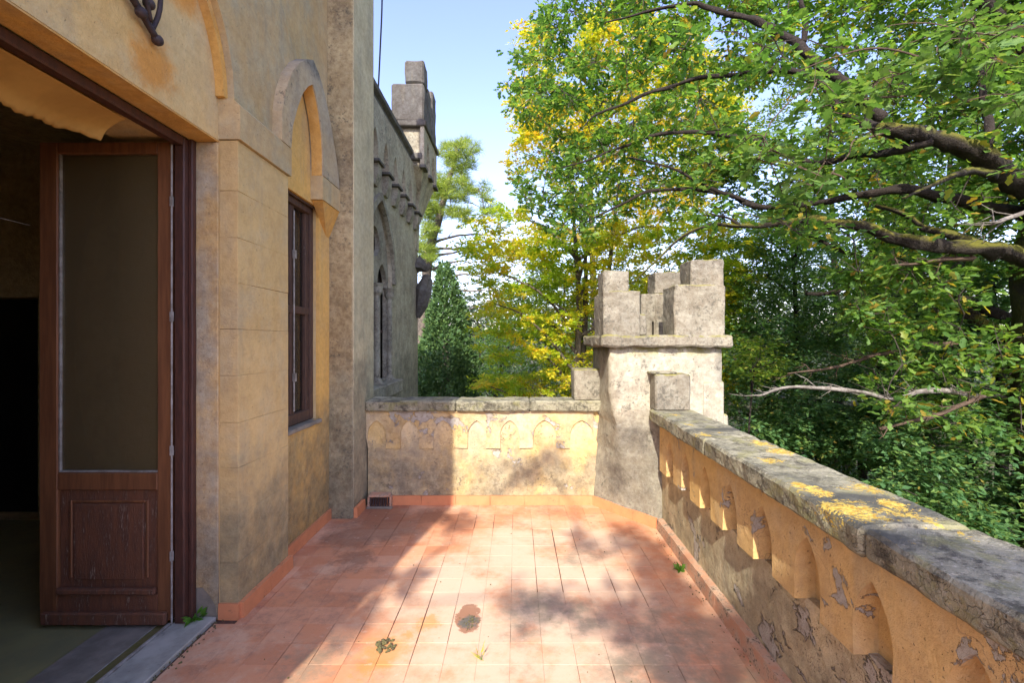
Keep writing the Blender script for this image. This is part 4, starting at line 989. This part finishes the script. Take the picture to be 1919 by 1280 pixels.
# ---- generic broadleaf tree
def broadleaf(name, label, base, top, trunk_r, clusters, per, rad, size, mat, bark, tmpl=SIMPLE, flat=.6, up=.8, group=None, trunks=1, lean=0, limbn=7, tw=.012, kind_cat='tree'):
    base = Vector(base); t = empty(name, label, kind_cat, base, group)
    cs = np.array([tuple(c) for c in clusters]); cen = cs.mean(0); nodes = []
    for q in range(trunks):
        off = Vector((random.uniform(-.35, .35), random.uniform(-.3, .3), 0))*(trunks > 1)
        topv = Vector(top)+off*5
        p_, r_ = smooth_path([base-Vector((0, 0, .3))+off, base.lerp(topv, .35)+off*1.5+Vector((random.uniform(-.2, .2), 0, 0)), base.lerp(topv, .7)+Vector((random.uniform(-.3, .3), random.uniform(-.2, .2), 0)), topv], [trunk_r, trunk_r*.75, trunk_r*.45, trunk_r*.08], 8)
        bm = bmesh.new(); tube(bm, p_, r_, 10, .3); fin(bm, 'trunk', M[bark], t, smooth=True)
        nodes += [tuple(p) for p in p_[6:]]
    # main limbs towards spread-out clusters
    bm = bmesh.new(); sel = [0]; 
    ids = rng.permutation(len(cs))[:limbn*trunks]
    tn = np.array(nodes)
    for i in ids:
        c = cs[i]; zt = c[2]-abs(np.linalg.norm((c-cen)[:2]))*.5
        k = int(np.argmin(np.abs(tn[:, 2]-zt))); a = Vector(tn[k]); c = Vector(c)
        p_, r_ = smooth_path([a, a.lerp(c, .5)+Vector((0, 0, .12*(c-a).length)), c], [trunk_r*.35, trunk_r*.2, .01], 6, .05, i)
        tube(bm, p_, r_, 6, .3); nodes += [tuple(p) for p in p_]
    fin(bm, 'limbs', M[bark], t, kind='stuff', smooth=True)
    sk2 = Skeleton(nodes); bm = bmesh.new(); sk2.grow(cs, bm, tw, .003, 3); fin(bm, 'twigs', M[bark], t, kind='stuff')
    pos, nr, d, sz = scatter(cs, rad, per, flat, up, size, out=.6)
    leaf_mesh('crown', pos, nr, d, sz, tmpl, M[mat], t)
    return t
def region(poly, n, d0, d1, sk_=.45, nsc=.014, hol=()):
    out = []; xs = [p[0] for p in poly]; ys = [p[1] for p in poly]
    cl_try(min(xs), max(xs), min(ys), max(ys), n, lambda x, y: random.uniform(d0, d1), poly, hol, sk_, nsc, out=out)
    return out
GZ = -4.6
# spreading hornbeam between wing and turret
hb = [(860, 420), (900, 390), (960, 380), (1040, 440), (1120, 430), (1250, 400), (1390, 410), (1420, 470), (1400, 560), (1380, 640), (1390, 760), (1250, 800), (1000, 800), (905, 780), (905, 735), (900, 680), (885, 650), (900, 600), (905, 560), (880, 500), (868, 450)]
broadleaf('hornbeam_tree', 'spreading yellow-green hornbeam right behind the far parapet and turret', (1.9, 11.2, GZ), P(1150, 330, 11.2), .13,
          region(hb, 950, 9.6, 13.0, .36, hol=[(905, 560, 16), (1250, 470, 18)]), 130, .42, .085, 'yellow', 'bark_pale', flat=.28, up=.7, trunks=3, limbn=8)
# tall golden tree behind the oak's tip
gp = [(975, 60), (990, 30), (1040, 60), (1150, 10), (1300, 60), (1400, 200), (1390, 330), (1300, 420), (1200, 460), (1080, 470), (1010, 460), (950, 440), (990, 350), (955, 300), (965, 200)]
broadleaf('golden_tree', 'tall golden autumn tree showing through the oak above the far parapet', (2.6, 16.0, GZ), P(1110, 40, 16), .16,
          region(gp, 620, 14.5, 17.5, .40), 110, .6, .12, 'gold', 'bark_pale', flat=.45, up=.8, limbn=12)
# pine
def pine():
    base = Vector((-5.0, 22, GZ)); t = empty('pine_tree', 'tall open-crowned pine with bare lower branches beyond the wing', 'tree', base)
    spine = [(790, 640, 22), (797, 560, 22), (804, 480, 22), (822, 410, 22), (838, 350, 22), (852, 300, 22), (858, 265, 22)]
    p_, r_ = smooth_path([base]+[P(*s) for s in spine], [.35, .27, .24, .21, .17, .13, .08, .03], 6, .05); bm = bmesh.new(); tube(bm, p_, r_, 10, .3); fin(bm, 'trunk', M['bark_pale'], t, smooth=True)
    tufts = []; bm = bmesh.new(); nodes = [tuple(p) for p in p_[12:]]
    crown = [(850, 250), (885, 262), (912, 295), (925, 330), (915, 370), (935, 398), (895, 428), (850, 415), (830, 400), (822, 430), (815, 500), (790, 520), (780, 470), (790, 410), (770, 330), (820, 290)]
    tufts = region(crown, 290, 20.3, 23.7, .40, .025)
    for px, py in ((905, 455), (935, 440), (915, 520), (930, 545), (890, 495), (940, 470), (900, 575), (860, 530)):
        a = P(808+random.uniform(-2, 8), py+random.uniform(-10, 25), 22); e = P(px, py, 22+random.uniform(-1, 1))
        q_, s_ = smooth_path([a, a.lerp(e, .5)+Vector((0, 0, random.uniform(-.1, .35))), e], [.07, .045, .012], 6, .1, px); tube(bm, q_, s_, 6)
        for _ in range(6):
            b = q_[random.randrange(3, len(q_))]; f = b+Vector((random.uniform(-.1, 1.0), random.uniform(-.6, .6), random.uniform(-.7, .5))); tube(bm, [b, b.lerp(f, .5)+Vector((0, 0, .08)), f], [.02, .014, .006], 4)
    fin(bm, 'bare_branches', M['bark_pale'], t, kind='stuff', smooth=True)
    cs = np.array([tuple(c) for c in tufts]); sk2 = Skeleton(nodes); bm = bmesh.new(); sk2.grow(cs, bm, .035, .01, 4); fin(bm, 'twigs', M['bark_pale'], t, kind='stuff')
    n = 120; rep = np.repeat(np.arange(len(cs)), n); o = rng.normal(size=(len(rep), 3)); o /= np.linalg.norm(o, axis=1, keepdims=True)
    o[:, 2] = np.abs(o[:, 2])*.9-.15
    pos = cs[rep]+o*rng.random((len(rep), 1))*.34
    leaf_mesh('crown', pos, rng.normal(size=pos.shape), o+rng.normal(size=pos.shape)*.25, np.full(len(pos), .26), BLADE, M['pine'], t, width=1.3)
pine()
# conifers: cone or column of drooping sprays
def conifer(name, label, bx, by, ztop, r, n, mat='cyp', kind='cone', size=.16, group=None):
    base = Vector((bx, by, GZ)); t = empty(name, label, 'tree', base, group); Hh = ztop-GZ
    bm = bmesh.new(); tube(bm, [base, base+Vector((.05, 0, Hh*.5)), Vector((bx, by, ztop-.3))], [r*.14, r*.08, .01], 8, .2); fin(bm, 'trunk', M['bark_pale'], t)
    u = rng.random(n); h = 1-(1-u)**.6 if kind == 'cone' else u*.98
    a = rng.random(n)*2*np.pi
    lump = np.array([mn.noise(Vector((math.cos(x)*1.6, math.sin(x)*1.6, hh*Hh*.9+bx)))*.55+mn.noise(Vector((math.cos(x)*4, math.sin(x)*4, hh*Hh*2.4+bx)))*.45 for x, hh in zip(a, h)])
    prof = (1-h)**.75*1.0+.04 if kind == 'cone' else np.clip(1-h**6, 0.05, 1)*np.clip(.6+h*2, 0, 1)
    rr = r*prof*(1+lump)*(rng.random(n)**.22)
    pos = np.stack([bx+rr*np.cos(a), by+rr*np.sin(a), GZ+.1+h*Hh*.985], 1)
    outw = np.stack([np.cos(a), np.sin(a), np.full(n, .9 if kind == 'cone' else 2.2)], 1)
    leaf_mesh('crown', pos, rng.normal(size=(n, 3)), outw+rng.normal(size=(n, 3))*.45, size*(.7+.6*rng.random(n)), SIMPLE, M[mat], t, width=.8)
conifer('cypress_tree', 'broad cone-shaped dark green cypress beside the far wing', -2.35, 15.2, 4.1, 1.75, 42000, size=.14)
conifer('cypress_tree', 'tall slim blue-green cypress column seen through the oak limbs', 14.6, 18.0, 10.5, .75, 26000, kind='col', size=.17)
# trees in the middle distance, right
def blob_region(cx, cy, rx, ry, n, d0, d1, sk_=.42, nsc=.012):
    poly = [(cx+rx*math.cos(a*math.pi/12)*(1+.12*math.sin(a*2.3)), cy+ry*math.sin(a*math.pi/12)*(1+.12*math.cos(a*1.9))) for a in range(24)]
    return region(poly, n, d0, d1, sk_, nsc)
def bt(px, py, Y, rx, ry, n, per, rad, size, mat, label, tr_=.14, sk_=.42, flat=.6, name='broadleaf_tree', up=.8):
    c = P(px, py, Y)
    broadleaf(name, label, (c.x, c.y, GZ), P(px, py-ry*.8, Y), tr_, blob_region(px, py, rx, ry, n, Y-1.4, Y+1.4, sk_), per, rad, size, mat, 'bark', flat=flat, up=up, group='broadleaf trees beyond the terrace')
bt(1480, 530, 11.0, 130, 150, 320, 110, .5, .08, 'green', 'airy green tree with sky showing through, just right of the turret')
bt(1440, 700, 10.0, 100, 110, 200, 90, .5, .08, 'shade', 'dark green tree low against the right side of the turret')
bt(1420, 668, 7.4, 50, 34, 34, 70, .28, .06, 'lime', 'young lime-green sapling poking out beside the turret ledge', .04)
bt(1590, 660, 14.0, 70, 70, 90, 80, .5, .08, 'lime', 'sunlit light green tree in the gap behind the dead branch')
bt(1740, 560, 9.0, 130, 130, 230, 95, .45, .085, 'green', 'mid green tree behind the mossy lower limb')
bt(1860, 640, 8.0, 150, 170, 320, 95, .42, .085, 'shade', 'dense dark tree filling the right edge above the coping')
bt(1650, 780, 9.2, 160, 110, 300, 95, .45, .08, 'shade', 'dark thicket tree below the bare grey branch')
bt(1820, 900, 6.8, 230, 150, 420, 100, .35, .075, 'shade', 'dark glossy shrubbery tree just past the lichened coping')
bt(1520, 830, 8.6, 150, 80, 260, 95, .4, .075, 'shade', 'low dark tree just over the coping beside the turret')
bt(1800, 240, 12.5, 200, 200, 260, 70, .6, .1, 'green', 'tall green tree behind the upper oak canopy')
bt(1560, 250, 14.5, 160, 230, 150, 70, .6, .1, 'lime', 'tall pale green tree glimpsed through the middle of the oak', sk_=.5)
bt(930, 670, 22.0, 60, 80, 90, 80, .8, .12, 'green', 'far green tree between the cypress and the hornbeam')
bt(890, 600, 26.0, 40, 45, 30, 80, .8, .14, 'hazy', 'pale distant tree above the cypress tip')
bt(800, 660, 24.0, 40, 90, 60, 80, .8, .12, 'lime', 'sunlit tree squeezed between the wing and the cypress')
bt(1250, 560, 19.0, 150, 110, 160, 80, .7, .11, 'lime', 'green tree in the distance straight behind the turret')
bt(1060, 620, 18.0, 140, 140, 260, 90, .7, .11, 'lime', 'light tree in the distance behind the hornbeam leaves')
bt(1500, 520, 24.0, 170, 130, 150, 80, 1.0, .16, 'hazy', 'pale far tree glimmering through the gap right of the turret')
# far wood closing the horizon
cs = []
for k in range(2400):
    a = random.uniform(-.9, 1.15); dd = random.uniform(38, 75)
    x, y = math.sin(a)*dd, math.cos(a)*dd; cs.append((x, y, -3.5+(dd-38)*.03+random.random()*(11+4*mn.noise(Vector((a*9, 0, 0))))))
pos, nr, d, sz = scatter(np.array(cs), 1.5, 55, .8, .5, .42)
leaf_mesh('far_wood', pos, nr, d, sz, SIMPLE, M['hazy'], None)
# undergrowth below
cs = []
for k in range(900):
    x, y = random.uniform(-6, 20), random.uniform(5.5, 30)
    cs.append((x, y, GZ+random.random()*1.1))
pos, nr, d, sz = scatter(np.array(cs), .6, 60, .7, .8, .1)
leaf_mesh('undergrowth', pos, nr, d, sz, SIMPLE, M['shade'], None)

# ---- tree behind the viewer, throws the dappled shade
def back(X, Y, Z, dist): return Vector((X, Y, Z))-LD*(dist/LD.xy.length if False else dist)
shade_pts = []
def shade(X, Y, Z, r, n, dist=9):
    for _ in range(n):
        p = Vector((X+random.gauss(0, r), Y+random.gauss(0, r), Z)); shade_pts.append(p-LD*(dist+random.uniform(-1.2, 1.2)))
for (X, Y, Z, r, n) in ((1.08, 1.15, .95, .06, 10), (1.12, 1.55, .55, .12, 7), (1.12, 1.2, .6, .14, 9), (1.05, .95, .95, .1, 10), (1.15, .75, .95, .2, 20), (1.1, .2, .95, .3, 26), (1.0, .95, 0, .14, 8), (.85, 2.35, 0, .10, 5), (.15, 2.62, 0, .08, 3), (.42, 2.6, 0, .10, 4), (.7, 2.5, 0, .08, 3), (-.86, 2.45, 0, .05, 3), (-.72, 2.95, 0, .05, 3), (-.5, 3.9, 0, .05, 3), (.5, 3.55, 0, .07, 2), (.1, .9, 0, .3, 14), (-.5, .5, 0, .3, 14), (.3, 4.23, .45, .04, 2), (.05, 4.23, .3, .04, 2)):
    shade(X, Y, Z, r, n)
for k in range(9): shade(.86+.03*k/8, 2.0+k*.19, 0, .055, 3)
bc = np.array([tuple(p) for p in shade_pts]).mean(0)
broadleaf('shade_tree', 'tree standing behind the viewer that dapples the terrace', (bc[0]-1.2, bc[1]-.5, GZ), (bc[0], bc[1], bc[2]+.8), .25, shade_pts, 42, .16, .075, 'oak', 'bark', limbn=6, tw=.03)

# ------------------------------------------------------------------ small things on the terrace
def weed(name, label, loc, n, L, mat, tmpl=SIMPLE, up=1.0, cat='weed', width=1.0):
    t = empty(name, label, cat, loc); loc = np.array(loc)
    a = rng.random(n)*2*np.pi; d = np.stack([np.cos(a), np.sin(a), up*(.3+rng.random(n))], 1)
    st = loc+d*rng.random((n, 1))*L*.5
    bm = bmesh.new()
    for k in range(0, n, 3): tube(bm, [loc, st[k]], [.0012, .0008], 4)
    fin(bm, 'stems', M['weed'], t)
    leaf_mesh('leaves', st, rng.normal(size=(n, 3))+np.array([0, 0, 1.5]), d, L*(.6+.6*rng.random(n)), tmpl, M[mat], t, kind=None, width=width)
weed('weed', 'small leafy green weed growing at the foot of the door jamb', (-1.70, 2.46, .02), 26, .05, 'weed')
weed('weed', 'tiny feathery weed tuft against the right parapet skirting', (1.06, 3.02, .003), 40, .035, 'weed')
weed('grass_sprig', 'small yellow-green grass sprig lying on the floor tiles', (-.165, 2.17, .003), 9, .05, 'grass', BLADE, 2.0, 'grass sprig', width=2.2)
bm = bmesh.new()
for k in range(60):
    a, r = random.random()*6.28, .055*random.random()**.5
    bmesh.ops.create_icosphere(bm, subdivisions=1, radius=random.uniform(.004, .010), matrix=Matrix.Translation((-.645+r*math.cos(a), 2.27+r*math.sin(a)*.9, .004+.010*(1-r/.055))))
rough(bm, 9, .003, 90)
tag(fin(bm, 'moss_clump', M['moss_clump']), 'dry clump of moss on an orange stain in the middle of the floor', 'moss')
bm = bmesh.new()
for k in range(170):
    if k < 60: x, y = -.25+random.gauss(0, .02), 2.47+random.gauss(0, .03)
    elif k < 130: y = random.uniform(1.9, 3.6); x = 1.075+random.gauss(0, .012)
    else: x, y = random.uniform(-1.2, 1), random.uniform(1.9, 4)
    bmesh.ops.create_icosphere(bm, subdivisions=1, radius=random.uniform(.0015, .0045), matrix=Matrix.Translation((x, y, .003)))
tag(fin(bm, 'floor_grit', M['moss_clump']), kind='stuff')
bm = bmesh.new()
for k in range(140):
    x = -1.612+random.gauss(0, .012) if k % 2 else random.uniform(-1.62, -1.56); y = random.uniform(1.6, 2.5)
    bmesh.ops.create_icosphere(bm, subdivisions=1, radius=random.uniform(.002, .006), matrix=Matrix.Translation((x+.01, y, .003)))
tag(fin(bm, 'threshold_dirt', M['moss_clump']), kind='stuff')
